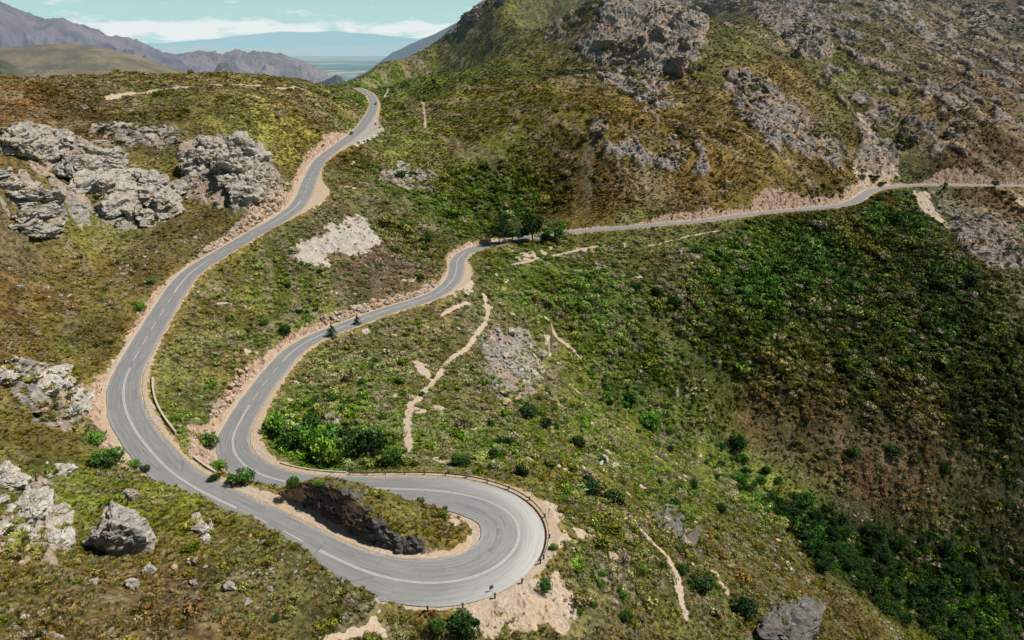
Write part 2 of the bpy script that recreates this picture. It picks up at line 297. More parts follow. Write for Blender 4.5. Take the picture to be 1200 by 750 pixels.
for poly, v in [([(0,275),(130,275),(200,300),(160,380),(110,460),(0,410)],.22),([(0,110),(420,110),(360,180),(200,165),(0,150)],.3),([(0,665),(250,620),(420,690),(420,750),(0,750)],.35),([(450,100),(700,60),(980,210),(660,260)],.25),([(1000,560),(1200,540),(1200,670),(1090,650)],.5),([(870,505),(1040,510),(1080,560),(950,580)],.25)]: add(LUSH, poly, v, 6)
for poly, v, s in [
 ([(320,430),(400,392),(470,368),(540,350),(570,300),(660,280),(760,290),(860,290),(780,400),(860,500),(860,560),(940,620),(1000,750),(640,752),(670,690),(650,580),(560,550),(330,540),(310,490)],1,4),
 ([(215,370),(300,285),(350,250),(390,190),(420,180),(520,210),(560,280),(520,300),(512,335),(400,370),(330,395),(290,450),(255,500),(245,545),(215,530),(190,480),(185,430)],.85,3),
 ([(90,500),(130,500),(170,545),(150,560),(100,545)],.7,2),([(330,565),(420,560),(500,585),(540,605),(530,630),(470,610),(400,585)],.55,1),([(300,600),(420,680),(500,715),(560,750),(300,750)],.4,3)]: add(LUSH, poly, v, s)
PATHS = [  # foot tracks: image points, half width (m)
 ([(567,345),(572,365),(560,390),(548,408),(528,421),(512,443),(490,468),(480,480),(478,500),(480,530)],.9),([(489,425),(500,440),(508,445)],1.6),
 ([(737,604),(752,622),(775,645),(792,668),(796,690),(805,728)],.7),([(640,372),(652,392),(682,418)],1.0),([(600,310),(640,302),(672,295),(700,288)],.8),
 ([(378,748),(435,734),(448,740),(455,748)],.7),([(436,733),(452,700)],.5),([(450,118),(453,108),(455,103)],.9),([(495,120),(498,132),(498,150)],.9),([(760,290),(800,278),(840,272)],.5),
 ([(128,116),(150,110.5),(200,107),(240,102.5)],1.9),([(252,102.5),(300,102.5),(348,102)],2.2),([(640,180),(760,195),(860,200),(960,207)],.05),([(550,355),(530,362),(515,372)],.8)]
PATHPTS = []
for pl, hw in PATHS:
    w = np.array([list(hit(*p)) + [hw] for p in pl]); w = resample(catmull(w, .7), .7); PATHPTS.append(w)
ALLP = np.vstack(PATHPTS)
PDIST = np.full((FH, FW), 9.0, np.float32)
for x, y, z, hw in ALLP:
    a, b = int(x - FX0) - 7, int(y - FY0) - 7
    xa, xb, ya, yb = max(a, 0), min(a + 15, FW), max(b, 0), min(b + 15, FH)
    if xa >= xb or ya >= yb: continue
    yy, xx = np.mgrid[ya:yb, xa:xb]; d = np.hypot(xx + FX0 - x, yy + FY0 - y) - hw
    PDIST[ya:yb, xa:xb] = np.minimum(PDIST[ya:yb, xa:xb], d)
def cover(x, y):
    """tint(3), rock, bare, dense, path distance at world x,y"""
    t = samp(TF, x, y, LX0, LY0, LS)
    r = samp(ROCKM, x, y, LX0, LY0, LS); b = samp(BARE, x, y, LX0, LY0, LS); d = samp(DENSE, x, y, LX0, LY0, LS)
    ins = (x > FX0 + 1) & (x < FX1 - 1) & (y > FY0 + 1) & (y < FY1 - 1)
    global LASTL
    LASTL = samp(LUSH, x, y, LX0, LY0, LS)
    m1 = 1 + 0 * r
    rr_ = np.hypot(x, y); k = 1 / (1 + sstep(230, 480, rr_) * 2.2)
    a = fbm(x * k / 6.5, y * k / 6.5, 4, 811); c = fbm(x * k / 13 + 40, y * k / 13, 3, 821); e = fbm(x * k / 4 + 9, y * k / 4, 3, 831)
    lum = (.68 + .60 * sstep(.26, .74, a))[..., None]
    hue = (sstep(.36, .66, c) - .5)[..., None]
    t = t * lum * (1 + hue * np.array([.17, .03, .0], np.float32))
    st = streaks(x, y)[..., None] * .6 * (1 - d)[..., None]; t = t * (1 - st) + st * np.array([.30, .225, .15], np.float32)
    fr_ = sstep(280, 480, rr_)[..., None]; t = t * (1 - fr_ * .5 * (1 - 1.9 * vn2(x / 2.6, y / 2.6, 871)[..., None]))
    dry = sstep(.60, .70, e)[..., None] * (.25 + .5 * LASTL)[..., None] * (1 - d)[..., None]
    t = t * (1 - dry) + dry * np.array([.30, .25, .165], np.float32)
    p = np.where(ins, samp(PDIST, x, y, FX0, FY0, 1.0), 9)
    return t, r, b, d, p
def rockfield(x, y, r):
    """sharp patchy rock mask from the soft one; strata bands run down to the right on the mountain"""
    f = sstep(260, 520, np.hypot(x, y))
    u = x * .66 + y * .75; v = x * .75 - y * .66
    n = .36 * fbm(u / 22, v / 60, 4, 201) + .34 * fbm(x / 9, y / 9, 4, 207) + .30 * vn2(u / (1.6 + 2.4 * f), v / (2.5 + 6 * f), 209)
    return sstep(.0, .16, r * .95 - n * 1.02 + .14) * sstep(.05, .2, r)
def streaks(x, y):
    """pale run-off lines straight down the mountain"""
    u = x * .66 + y * .75; v = x * .75 - y * .66
    return sstep(.56, .70, fbm(u / 9, v / 70, 4, 231)) * sstep(330, 520, np.hypot(x, y))
def barefield(x, y, b):
    n = .55 * fbm(x / 9, y / 9, 5, 303) + .45 * fbm(x / 2.6 + 7, y / 2.6, 4, 305)
    return sstep(-.06, .14, b - n * 1.25 + .16) * (b > .02)
def ground(x, y):
    z = base_z(x, y).astype(np.float64)
    r = np.hypot(x, y)
    t, rk, br, dn, pd = cover(x, y)
    far = sstep(260, 520, r)
    rf = rockfield(x, y, rk)
    z = z + (fbm(x / 34, y / 34, 4, 1) - .5) * (1.6 + 6 * far * sstep(860, 640, r)) + (fbm(x / 8, y / 8, 3, 2) - .5) * (1.0 + 2.4 * far) * (1 - .5 * br)
    u = x * .66 + y * .75; v = x * .75 - y * .66
    cr = fbm(u / 9, v / 24, 5, 31, True); cr2 = fbm(x / 3.2, y / 3.2, 4, 37, True)
    z = z + rf * ((cr - .4) * (1.6 + 5.2 * far) + (cr2 - .4) * (.8 + 2.2 * far))
    z, clear, cutm, asph = carve(x, y, z)
    cm = cutm * (clear > 0)
    z = z + np.where(clear > .3, (fbm(x * .9, y * .9, 4, 71, True) - .5) * 1.3 * cm, 0)
    z = z + np.where(clear > .2, (fbm(x * 1.3, y * 1.3, 3, 77) - .45) * .5 * np.clip(clear, 0, 1) * (1 - np.clip(1 - pd, 0, 1)) * (1 - .9 * np.clip(br, 0, 1)), (fbm(x * 2, y * 2, 2, 78) - .5) * .05)
    z = z - np.where(asph < .3, .14, 0)
    dryb = .35 * sstep(.57, .70, fbm(x / 5.2 + 31, y / 5.2, 4, 861)) * (.25 + LASTL) * (1 - dn)
    br = np.maximum(br, dryb)
    return z, t, rf, br, dn, pd, clear, cm, asph, far, LASTL

# ------------------------------------------------------------------ node helpers
def new_mat(name):
    m = bpy.data.materials.new(name); m.use_nodes = True; nt = m.node_tree; nt.nodes.clear(); return m, nt
def N(nt, typ, inp=None, **kw):
    n = nt.nodes.new(typ)
    for k, v in kw.items(): setattr(n, k, v)
    for k, v in (inp or {}).items():
        if isinstance(v, bpy.types.NodeSocket): nt.links.new(v, n.inputs[k])
        else: n.inputs[k].default_value = v
    return n
def mixc(nt, fac, a, b, mode='MIX'):
    n = nt.nodes.new('ShaderNodeMix'); n.data_type = 'RGBA'; n.blend_type = mode
    for s, v in ((n.inputs[0], fac), (n.inputs[6], a), (n.inputs[7], b)):
        if isinstance(v, bpy.types.NodeSocket): nt.links.new(v, s)
        else: s.default_value = v
    return n.outputs[2]
def math_(nt, op, a, b=0.0, c=None, clamp=False):
    n = nt.nodes.new('ShaderNodeMath'); n.operation = op; n.use_clamp = clamp
    for i, v in enumerate((a, b, c)):
        if v is None: continue
        if isinstance(v, bpy.types.NodeSocket): nt.links.new(v, n.inputs[i])
        else: n.inputs[i].default_value = v
    return n.outputs[0]
def ramp(nt, fac, stops):
    n = nt.nodes.new('ShaderNodeValToRGB'); nt.links.new(fac, n.inputs[0]); e = n.color_ramp.elements
    while len(e) < len(stops): e.new(.5)
    for k, (p, c) in zip(e, stops): k.position = p; k.color = (*c, 1) if len(c) == 3 else c
    return n.outputs[0]
def noise(nt, vec, scale, detail=4, rough=.6, out=0):
    n = N(nt, 'ShaderNodeTexNoise', {'Scale': scale, 'Detail': detail, 'Roughness': rough}); nt.links.new(vec, n.inputs['Vector']); return n.outputs[out]
HAZE = (.42, .58, .70, 1)  # colour of the aerial haze painted into the materials
def finish(nt, shader, haze=True):
    out = nt.nodes.new('ShaderNodeOutputMaterial')
    if haze:
        g = nt.nodes.new('ShaderNodeNewGeometry'); s = N(nt, 'ShaderNodeSeparateXYZ', {0: g.outputs['Position']})
        f = N(nt, 'ShaderNodeMapRange', {'From Min': 600.0, 'From Max': 4200.0, 'To Min': 0.0, 'To Max': .55}); nt.links.new(s.outputs[1], f.inputs[0])
        e = N(nt, 'ShaderNodeEmission', {'Color': HAZE, 'Strength': 1.0})  # haze painted as a bluish glow, stronger with world Y
        mx = nt.nodes.new('ShaderNodeMixShader'); nt.links.new(f.outputs[0], mx.inputs[0]); nt.links.new(shader, mx.inputs[1]); nt.links.new(e.outputs[0], mx.inputs[2])
        shader = mx.outputs[0]
    nt.links.new(shader, out.inputs[0])
def bsdf(nt, col, rough=.9, spec=.15, normal=None, metallic=0.0):
    b = nt.nodes.new('ShaderNodeBsdfPrincipled')
    if isinstance(col, bpy.types.NodeSocket): nt.links.new(col, b.inputs['Base Color'])
    else: b.inputs['Base Color'].default_value = (*col, 1)
    if isinstance(rough, bpy.types.NodeSocket): nt.links.new(rough, b.inputs['Roughness'])
    else: b.inputs['Roughness'].default_value = rough
    b.inputs['Specular IOR Level'].default_value = spec; b.inputs['Metallic'].default_value = metallic
    if normal is not None: nt.links.new(normal, b.inputs['Normal'])
    return b.outputs[0]
def bump(nt, h, strength, dist):
    b = N(nt, 'ShaderNodeBump', {'Strength': strength, 'Distance': dist}); nt.links.new(h, b.inputs['Height']); return b.outputs[0]
def wpos(nt): return nt.nodes.new('ShaderNodeNewGeometry').outputs['Position']
def simple_mat(name, col, rough=.6, spec=.3, var=.15, scale=3.0, metallic=0.0):
    m, nt = new_mat(name); p = nt.nodes.new('ShaderNodeTexCoord').outputs['Object']
    n = noise(nt, p, scale, 4); c = mixc(nt, n, (*[v * (1 - var) for v in col], 1), (*[min(1, v * (1 + var)) for v in col], 1))
    finish(nt, bsdf(nt, c, rough, spec, None, metallic)); return m

def ground_material():
    m, nt = new_mat("fynbos_ground"); p = wpos(nt)
    tint = N(nt, 'ShaderNodeAttribute', attribute_name='tint').outputs['Color']
    ms = N(nt, 'ShaderNodeAttribute', attribute_name='mask'); s = N(nt, 'ShaderNodeSeparateColor', {0: ms.outputs['Color']})
    rock, bare, cut = s.outputs
    n1 = noise(nt, p, .9, 6, .7); n2 = noise(nt, p, .12, 4, .6); n3 = noise(nt, p, 3.2, 4, .7)
    soil = mixc(nt, n2, (.24, .18, .115, 1), (.15, .12, .07, 1)); n5 = noise(nt, p, .33, 5, .7)
    veg = mixc(nt, ramp(nt, n1, [(.42, (0, 0, 0)), (.62, (1, 1, 1))]), mixc(nt, .75, tint, (.2, .2, .2, 1), 'MULTIPLY'), tint)
    veg = mixc(nt, ramp(nt, n3, [(.58, (0, 0, 0)), (.68, (1, 1, 1))]), veg, soil)
    veg = mixc(nt, ramp(nt, n5, [(.40, (.75,) * 3), (.50, (0,) * 3)]), veg, mixc(nt, 1.0, veg, (.38, .42, .36, 1), 'MULTIPLY'))
    # rock
    wv = N(nt, 'ShaderNodeMapping', {'Rotation': (R(20), R(-25), R(35)), 'Scale': (.25, .6, 1.6)}); nt.links.new(p, wv.inputs['Vector'])
    r1 = noise(nt, wv.outputs[0], .5, 8, .72); r2 = noise(nt, p, .05, 4, .6); r3 = noise(nt, p, 1.1, 5, .7)
    rc = ramp(nt, r1, [(.30, (.055, .052, .053)), (.46, (.17, .155, .145)), (.58, (.30, .27, .24)), (.76, (.44, .395, .345))])
    warm = ramp(nt, r3, [(.35, (.17, .125, .095)), (.55, (.36, .265, .20)), (.72, (.44, .35, .27))])
    rc = mixc(nt, ramp(nt, r2, [(.42, (0, 0, 0)), (.62, (1, 1, 1))]), rc, warm)
    # bare gravel / sand
    bc = ramp(nt, noise(nt, p, 1.6, 7, .75), [(.30, (.24, .185, .14)), (.48, (.40, .325, .255)), (.62, (.50, .425, .35)), (.78, (.56, .50, .44))])
    bc = mixc(nt, ramp(nt, n2, [(.4, (0, 0, 0)), (.7, (.7, .7, .7))]), bc, (.47, .33, .20, 1))
    bc = mixc(nt, ms.outputs['Alpha'], bc, mixc(nt, ramp(nt, noise(nt, p, .42, 9, .8), [(.36, (0,) * 3), (.62, (1,) * 3)]), (.20, .175, .155, 1), (.47, .43, .395, 1)))
    cc = ramp(nt, noise(nt, p, .8, 8, .75), [(.30, (.07, .05, .04)), (.43, (.25, .17, .125)), (.56, (.44, .315, .23)), (.74, (.58, .48, .38))])
    def edge(f, k): return ramp(nt, math_(nt, 'ADD', f, math_(nt, 'MULTIPLY', math_(nt, 'SUBTRACT', n3, .5), k)), [(.42, (0, 0, 0)), (.6, (1, 1, 1))])
    c = mixc(nt, edge(rock, .9), veg, rc)
    c = mixc(nt, edge(cut, .7), c, cc)
    c = mixc(nt, edge(bare, .5), c, bc)
    h = math_(nt, 'ADD', math_(nt, 'MULTIPLY', n1, .6), math_(nt, 'MULTIPLY', n3, .35))
    finish(nt, bsdf(nt, c, .95, .08, bump(nt, h, .8, .35))); return m
GM = ground_material()

# ------------------------------------------------------------------ the ground sheets
def mesh_from(name, V, F, smooth=False):
    me = bpy.data.meshes.new(name); F = np.asarray(F, np.int32); k = F.shape[1]
    me.vertices.add(len(V)); me.vertices.foreach_set('co', np.ascontiguousarray(V, np.float32).ravel())
    me.loops.add(F.size); me.loops.foreach_set('vertex_index', F.ravel())
    me.polygons.add(len(F)); me.polygons.foreach_set('loop_start', np.arange(0, F.size, k, dtype=np.int32))
    me.polygons.foreach_set('loop_total', np.full(len(F), k, np.int32))
    me.polygons.foreach_set('use_smooth', np.full(len(F), smooth))
    me.update(calc_edges=True); return me
def put(name, me, mat=None, parent=None, **props):
    o = bpy.data.objects.new(name, me); COL.objects.link(o)
    if mat is not None and me is not None and not me.materials: me.materials.append(mat)
    if parent is not None: o.parent = parent
    for k, v in props.items():
        if v: o[k] = v
    return o
def col_attr(me, name, arr):
    a = me.attributes.new(name, 'FLOAT_COLOR', 'POINT'); b = np.ones((len(arr), 4), np.float32); b[:, :arr.shape[1]] = arr; a.data.foreach_set('color', b.ravel())
NC, NRW = 1350, 1800
az = np.linspace(R(-56), R(56), NC); rad = np.geomspace(34, 1010, NRW)
AZ, RA = np.meshgrid(az, rad)
VX = (np.sin(AZ) * RA).ravel(); VY = (np.cos(AZ) * RA).ravel()
acc = [ground(VX[i:i + 400000], VY[i:i + 400000]) for i in range(0, len(VX), 400000)]
VZ, T, RF, BR, DN, PDI, CL, CM, AS, FAR, LU = [np.concatenate([a[k] for a in acc]) for k in range(11)]
PL = samp(PALE, VX, VY, LX0, LY0, LS); BF = barefield(VX, VY, BR)
BF = np.maximum(BF, sstep(.35, -.25, PDI + (fbm(VX * .8, VY * .8, 3, 401) - .5) * 1.2))
gr = sstep(.5, -.2, CL + (fbm(VX * .9, VY * .9, 3, 402) - .5) * 1.7)
BF = np.maximum(BF, gr)
V = np.stack([VX, VY, VZ], 1)
tint = T * (1.24 + .30 * FAR * (1 - DN) - .55 * np.clip(np.maximum(DN, LU * .6), 0, 1))[:, None]  # darker under thick cover: shrub shade painted into the ground tint
verge = sstep(3.2, .4, CL)[:, None] * (CM < .2)[:, None] * .45
tint = tint * (1 - verge) + verge * np.array(lin((168, 140, 78)))
idx = np.arange(NC * NRW, dtype=np.int32).reshape(NRW, NC)
Fq = np.stack([idx[:-1, :-1], idx[:-1, 1:], idx[1:, 1:], idx[1:, :-1]], 2).reshape(-1, 4)
fc = lambda a: a[Fq[:, 0]]
# which sheet a face belongs to
NX = np.array([ROAD[i, 0] for i in range(NR)]); 
mlx = [-140, -70, -20, 20, 60] ; 
c_i = road_index(577, 286, 95.4)
cx, cy = ROAD[c_i:, 0], ROAD[c_i:, 1]
order = np.argsort(cx)
fx, fy = fc(VX), fc(VY)
limit = np.interp(fx, np.r_[-130, -95, -60, -30, cx[order]], np.r_[700, 560, 470, 400, cy[order] + 6])
kind = np.zeros(len(Fq), np.int8)
kind[fy > limit] = 1
kind[fc(PDI) < .05] = 2
kind[(fc(gr) > .5) & (fc(CL) < .5) & (fc(CL) < fc(PDI))] = 3
def sheet(name, k):
    f = Fq[kind == k]; u, inv = np.unique(f, return_inverse=True)
    me = mesh_from(name, V[u], inv.reshape(-1, 4), False)
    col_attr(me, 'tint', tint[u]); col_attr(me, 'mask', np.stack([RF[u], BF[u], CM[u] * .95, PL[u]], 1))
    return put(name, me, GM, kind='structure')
sheet('ground', 0); sheet('mountain', 1); sheet('footpath', 2); sheet('gravel_verge', 3)

# ------------------------------------------------------------------ road
def asphalt():
    m, nt = new_mat("asphalt"); uv = N(nt, 'ShaderNodeUVMap', uv_map='course').outputs[0]; s = N(nt, 'ShaderNodeSeparateXYZ', {0: uv}); p = wpos(nt)
    n1 = noise(nt, p, 14, 4, .7); n2 = noise(nt, p, .25, 4, .6)
    st = N(nt, 'ShaderNodeMapping', {'Scale': (9.0, .12, 1)}); nt.links.new(uv, st.inputs['Vector']); streak = noise(nt, st.outputs[0], 1.0, 3, .6)
    wear = N(nt, 'ShaderNodeAttribute', attribute_name='wear').outputs['Fac']
    c = ramp(nt, n1, [(.3, (.135, .137, .145)), (.7, (.205, .206, .21))])
    c = mixc(nt, ramp(nt, streak, [(.36, (0, 0, 0)), (.60, (1, 1, 1))]), c, mixc(nt, .65, c, (.275, .275, .275, 1)))
    vc = N(nt, 'ShaderNodeTexVoronoi', {'Scale': .22}, feature='DISTANCE_TO_EDGE'); nt.links.new(p, vc.inputs['Vector']); c = mixc(nt, ramp(nt, vc.outputs[0], [(.0, (.55,) * 3), (.012, (0,) * 3)]), c, (.08, .078, .075, 1))
    c = mixc(nt, ramp(nt, n2, [(.4, (0, 0, 0)), (.7, (.5, .5, .5))]), c, (.20, .198, .20, 1))
    c = mixc(nt, math_(nt, 'MULTIPLY', wear, ramp(nt, streak, [(.2, (.55,) * 3), (.6, (1,) * 3)])), c, (.47, .465, .455, 1))
    seam = N(nt, 'ShaderNodeAttribute', attribute_name='seam').outputs['Fac']
    c = mixc(nt, math_(nt, 'MULTIPLY', seam, ramp(nt, noise(nt, p, .5, 3), [(.35, (.1,) * 3), (.6, (.8,) * 3)])), c, (.09, .085, .085, 1))
    finish(nt, bsdf(nt, c, .85, .25, bump(nt, n1, .3, .01))); return m
AM = asphalt()
def paint():
    m, nt = new_mat("white_road_paint"); p = wpos(nt)
    c = ramp(nt, noise(nt, p, 5, 5, .7), [(.3, (.28, .28, .275)), (.5, (.50, .50, .49)), (.70, (.66, .66, .64))])
    finish(nt, bsdf(nt, c, .7, .3)); return m
PM = paint()
zroad = ROAD[:, 2] - .06
KA = 24
us = np.linspace(-1, 1, KA)
ii = np.arange(NR)
hwv = ROAD[:, 3]
offs = us[None] * hwv[:, None]
# broken asphalt edges
en = (vn2(ii[:, None] * .37, np.array([[0., 50.]]), 9) - .5) * .35
offs[:, 0] += en[:, 0]; offs[:, -1] += en[:, 1]
RV = np.stack([ROAD[:, 0:1] + NRM[:, 0:1] * offs, ROAD[:, 1:2] + NRM[:, 1:2] * offs, zroad[:, None] + .06 + .05 * (1 - us[None] ** 2) + 0 * offs], 2).reshape(-1, 3)
ri = np.arange(NR * KA).reshape(NR, KA)
RFc = np.stack([ri[:-1, 1:], ri[:-1, :-1], ri[1:, :-1], ri[1:, 1:]], 2).reshape(-1, 4)
rme = mesh_from('road', RV, RFc, True)
uvl = rme.uv_layers.new(name='course'); lv = np.empty(len(rme.loops), np.int32); rme.loops.foreach_get('vertex_index', lv)
uvd = np.stack([offs.ravel() / 3.4, np.repeat(ii * 1.0, KA)], 1)[lv]; uvl.data.foreach_set('uv', uvd.astype(np.float32).ravel())
# the outer lane of the hairpin is worn pale; a tar seam runs along the inner lane
hp0, hp1 = road_index(448, 673, 81), road_index(470, 573, 83.8)
hmask = sstep(hp0, hp0 + 30, ii) * sstep(hp1 + 5, hp1 - 35, ii)
wear = np.clip(hmask[:, None] * sstep(-.05, -.95, us)[None] ** .8 * 1.0 + hmask[:, None] * .20 + .10 * np.exp(-((abs(us) - .98) / .06) ** 2)[None], 0, 1)
a = rme.attributes.new('wear', 'FLOAT', 'POINT'); a.data.foreach_set('value', wear.astype(np.float32).ravel())
seam = hmask[:, None] * np.exp(-((us - .46) / .05) ** 2)[None]
a = rme.attributes.new('seam', 'FLOAT', 'POINT'); a.data.foreach_set('value', seam.astype(np.float32).ravel())
put('road', rme, AM, kind='structure')
mv, mf = [], []
def strip(i0, i1, off, w, dz=.022, foff=None):
    n0 = sum(len(v) for v in mv)
    k = np.arange(i0, i1 + 1); o = off if np.ndim(off) else np.full(len(k), off)
    z = zroad[k] + .06 + .05 * (1 - (o / hwv[k]) ** 2) + dz
    L = np.stack([ROAD[k, 0] + NRM[k, 0] * (o + w), ROAD[k, 1] + NRM[k, 1] * (o + w), z], 1); Rr = np.stack([ROAD[k, 0] + NRM[k, 0] * (o - w), ROAD[k, 1] + NRM[k, 1] * (o - w), z], 1)
    mv.append(np.stack([L, Rr], 1).reshape(-1, 3)); j = n0 + np.arange(len(k) - 1) * 2
    mf.append(np.stack([j, j + 1, j + 3, j + 2], 1))
e_c = road_index(545, 296, 94.8)
coff = -hmask * 1.15
for i in range(2, e_c - 4, 1):
    pass
cur = np.abs(np.gradient(np.unwrap(np.arctan2(TAN[:, 1], TAN[:, 0])))); cur = np.convolve(cur, np.ones(31) / 31, 'same')
i = 3
while i < e_c:
    if cur[i] > .0062:
        j = i
        while j < e_c and cur[j] > .0062: j += 1
        w_ = .07 if hmask[(i + j) // 2] < .5 else .04; strip(i, j, coff[i:j + 1] + .14, w_); strip(i, j, coff[i:j + 1] - .14, w_); i = j + 3
    else:
        j = min(i + 5, e_c); strip(i, j, coff[i:j + 1], .075); i = j + 4
i0 = road_index(250, 584, 79.2)
for s in (-1, 1): strip(3, e_c, s * (hwv[3:e_c + 1] - .3), .022)
mme = mesh_from('road_marking', np.vstack(mv), np.vstack(mf)); put('road_marking', mme, PM, kind='structure')

# ------------------------------------------------------------------ small geometry kit
class MB:
    def __init__(s): s.v = []; s.f3 = []; s.f4 = []; s.n = 0
    def add(s, V, F):
        F = np.asarray(F) + s.n; (s.f4 if F.shape[1] == 4 else s.f3).append(F); s.v.append(np.asarray(V, float)); s.n += len(V); return s
    def box(s, c, size, M=None):
        x, y, z = [d / 2 for d in size]; V = np.array([(a * x, b * y, d * z) for a in (-1, 1) for b in (-1, 1) for d in (-1, 1)])
        if M is not None: V = V @ np.array(M).T
        return s.add(V + np.array(c), [(0, 1, 3, 2), (4, 6, 7, 5), (0, 4, 5, 1), (2, 3, 7, 6), (0, 2, 6, 4), (1, 5, 7, 3)])
    def tube(s, path, rads, n=8):
        path = np.array(path, float); rads = np.broadcast_to(rads, (len(path),)); V = []
        for k in range(len(path)):
            t = path[min(k + 1, len(path) - 1)] - path[max(k - 1, 0)]; t = t / (np.linalg.norm(t) + 1e-9)
            a = np.cross(t, (0, 0, 1)); a = np.array([1., 0, 0]) if np.linalg.norm(a) < 1e-3 else a / np.linalg.norm(a); b = np.cross(t, a)
            for j in range(n): V.append(path[k] + rads[k] * (math.cos(2 * math.pi * j / n) * a + math.sin(2 * math.pi * j / n) * b))
        F = [(k * n + j, k * n + (j + 1) % n, (k + 1) * n + (j + 1) % n, (k + 1) * n + j) for k in range(len(path) - 1) for j in range(n)]
        m = len(V); V += [path[0], path[-1]]; s.add(V, F)
        e = len(path) - 1
        s.f3.append(np.array([(m, (j + 1) % n, j) for j in range(n)] + [(m + 1, e * n + j, e * n + (j + 1) % n) for j in range(n)]) + s.n - len(V)); return s
    def mesh(s, name, smooth=False):
        V = np.vstack(s.v); me = bpy.data.meshes.new(name)
        F = [tuple(f) for a in s.f4 for f in a.tolist()] + [tuple(f) for a in s.f3 for f in a.tolist()]
        me.from_pydata(V.tolist(), [], F)
        if smooth: me.polygons.foreach_set('use_smooth', [True] * len(F))
        me.update(); return me
def ico(sub):
    import bmesh
    bm = bmesh.new(); bmesh.ops.create_icosphere(bm, subdivisions=sub, radius=1)
    V = np.array([v.co[:] for v in bm.verts]); F = np.array([[v.index for v in f.verts] for f in bm.faces]); bm.free(); return V, F
ICO = {k: ico(k) for k in (2, 3, 4, 5)}

# ------------------------------------------------------------------ rocks
def rock_mat(name, dark=1.0, warm=.35, tone=(1, 1, 1)):
    m, nt = new_mat(name); p = wpos(nt)
    wv = N(nt, 'ShaderNodeMapping', {'Rotation': (R(15), R(-20), R(30)), 'Scale': (.5, .8, 2.6)}); nt.links.new(p, wv.inputs['Vector'])
    a = noise(nt, wv.outputs[0], .7, 9, .74); b = noise(nt, p, .22, 5, .6); c_ = noise(nt, p, 3.2, 6, .75)
    c = ramp(nt, a, [(.28, tuple(v * dark for v in (.13, .125, .12))), (.42, tuple(v * dark for v in (.34, .325, .305))), (.56, tuple(v * dark for v in (.50, .48, .45))), (.75, tuple(v * dark for v in (.62, .60, .565)))])
    c = mixc(nt, math_(nt, 'MULTIPLY', ramp(nt, b, [(.46, (0,) * 3), (.66, (1,) * 3)]), warm), c, tuple(v * dark for v in (.50, .36, .25)) + (1,))
    c = mixc(nt, ramp(nt, c_, [(.60, (0,) * 3), (.70, (.6,) * 3)]), c, tuple(v * dark for v in (.15, .145, .14)) + (1,))
    c = mixc(nt, 1.0, c, tone + (1,), 'MULTIPLY')
    ws = mixc(nt, .16, wv.outputs[0], N(nt, 'ShaderNodeTexNoise', {'Scale': .9, 'Detail': 3.0, 'Vector': wv.outputs[0]}).outputs['Color'])
    v1 = N(nt, 'ShaderNodeTexVoronoi', {'Scale': .75, 'Vector': ws}, feature='DISTANCE_TO_EDGE').outputs[0]; v2 = N(nt, 'ShaderNodeTexVoronoi', {'Scale': 2.1, 'Vector': ws}, feature='DISTANCE_TO_EDGE').outputs[0]
    cm_ = ramp(nt, noise(nt, p, .9, 3, .6), [(.44, (0,) * 3), (.62, (1,) * 3)]); k1 = math_(nt, 'MULTIPLY', ramp(nt, v1, [(.0, (.9,) * 3), (.035, (0,) * 3)]), cm_); k2 = math_(nt, 'MULTIPLY', ramp(nt, v2, [(.0, (.55,) * 3), (.04, (0,) * 3)]), cm_)
    c = mixc(nt, k1, c, tuple(v * dark for v in (.07, .065, .06)) + (1,)); c = mixc(nt, k2, c, tuple(v * dark for v in (.12, .11, .10)) + (1,))
    h = math_(nt, 'ADD', a, math_(nt, 'MULTIPLY', c_, .4)); h = math_(nt, 'SUBTRACT', h, math_(nt, 'MULTIPLY', k1, .8)); h = math_(nt, 'SUBTRACT', h, math_(nt, 'MULTIPLY', k2, .4))
    finish(nt, bsdf(nt, c, .92, .12, bump(nt, h, .9, .35))); return m
RM = rock_mat("pale_sandstone", .84, .5, (1.02, 1, .97)); RMD = rock_mat("grey_sandstone", .38, .3); RML = rock_mat("lichen_white_sandstone", 1.12, .4, (1.02, 1, .97)); RMW = rock_mat("warm_sandstone", .95, .8, (1.14, .96, .80)); RMM = rock_mat("mountain_sandstone", .62, .8, (1.06, .97, .88))
def chisel(sub, seed, planes=18, rough=.16, flat=None):
    g = np.random.default_rng(seed); Vv, F = ICO[sub]; Vv = Vv.copy()
    bed = np.array([.15, -.2, 1.0]); bed /= np.linalg.norm(bed)
    for k in range(planes):
        if k % 3 == 0: n = bed * g.choice([-1, 1]) + g.normal(0, .12, 3)
        else: n = g.normal(0, 1, 3); n[2] *= .45
        n /= np.linalg.norm(n); d = g.uniform(.5, .88)
        o = Vv @ n - d; o = np.maximum(o, 0); Vv = Vv - o[:, None] * n * .96
    nn = Vv / (np.linalg.norm(Vv, axis=1)[:, None] + 1e-9)
    f = (fbm3(Vv * np.array([1.6, 1.6, 3.4]) + seed * 3.1, 5, seed) - .5) * 1.25
    w_ = Vv + .25 * (fbm3(Vv * 2.3 + 5, 2, seed + 9)[:, None] - .5)
    cr = np.maximum(1 - abs(2 * vn3(w_ * np.array([2.1, 2.1, 4.2]) + seed * 7.7, seed + 5) - 1), .93 * (1 - abs(2 * vn3(w_ * np.array([4.6, 4.6, 8.5]) + seed * 3.7, seed + 6) - 1)))
    Vv = Vv + nn * (f * rough * 2.2 - np.maximum(cr - .78, 0) * 1.1 * rough * 3.4)[:, None]
    return Vv, F
ROCKS = []
for k in range(10):
    Vv, F = chisel(3, 100 + k); me = mesh_from('rock', Vv * np.array([1, .8, .62]), F); ROCKS.append(me)
def gz(x, y): return float(ground(np.array([float(x)]), np.array([float(y)]))[0][0])
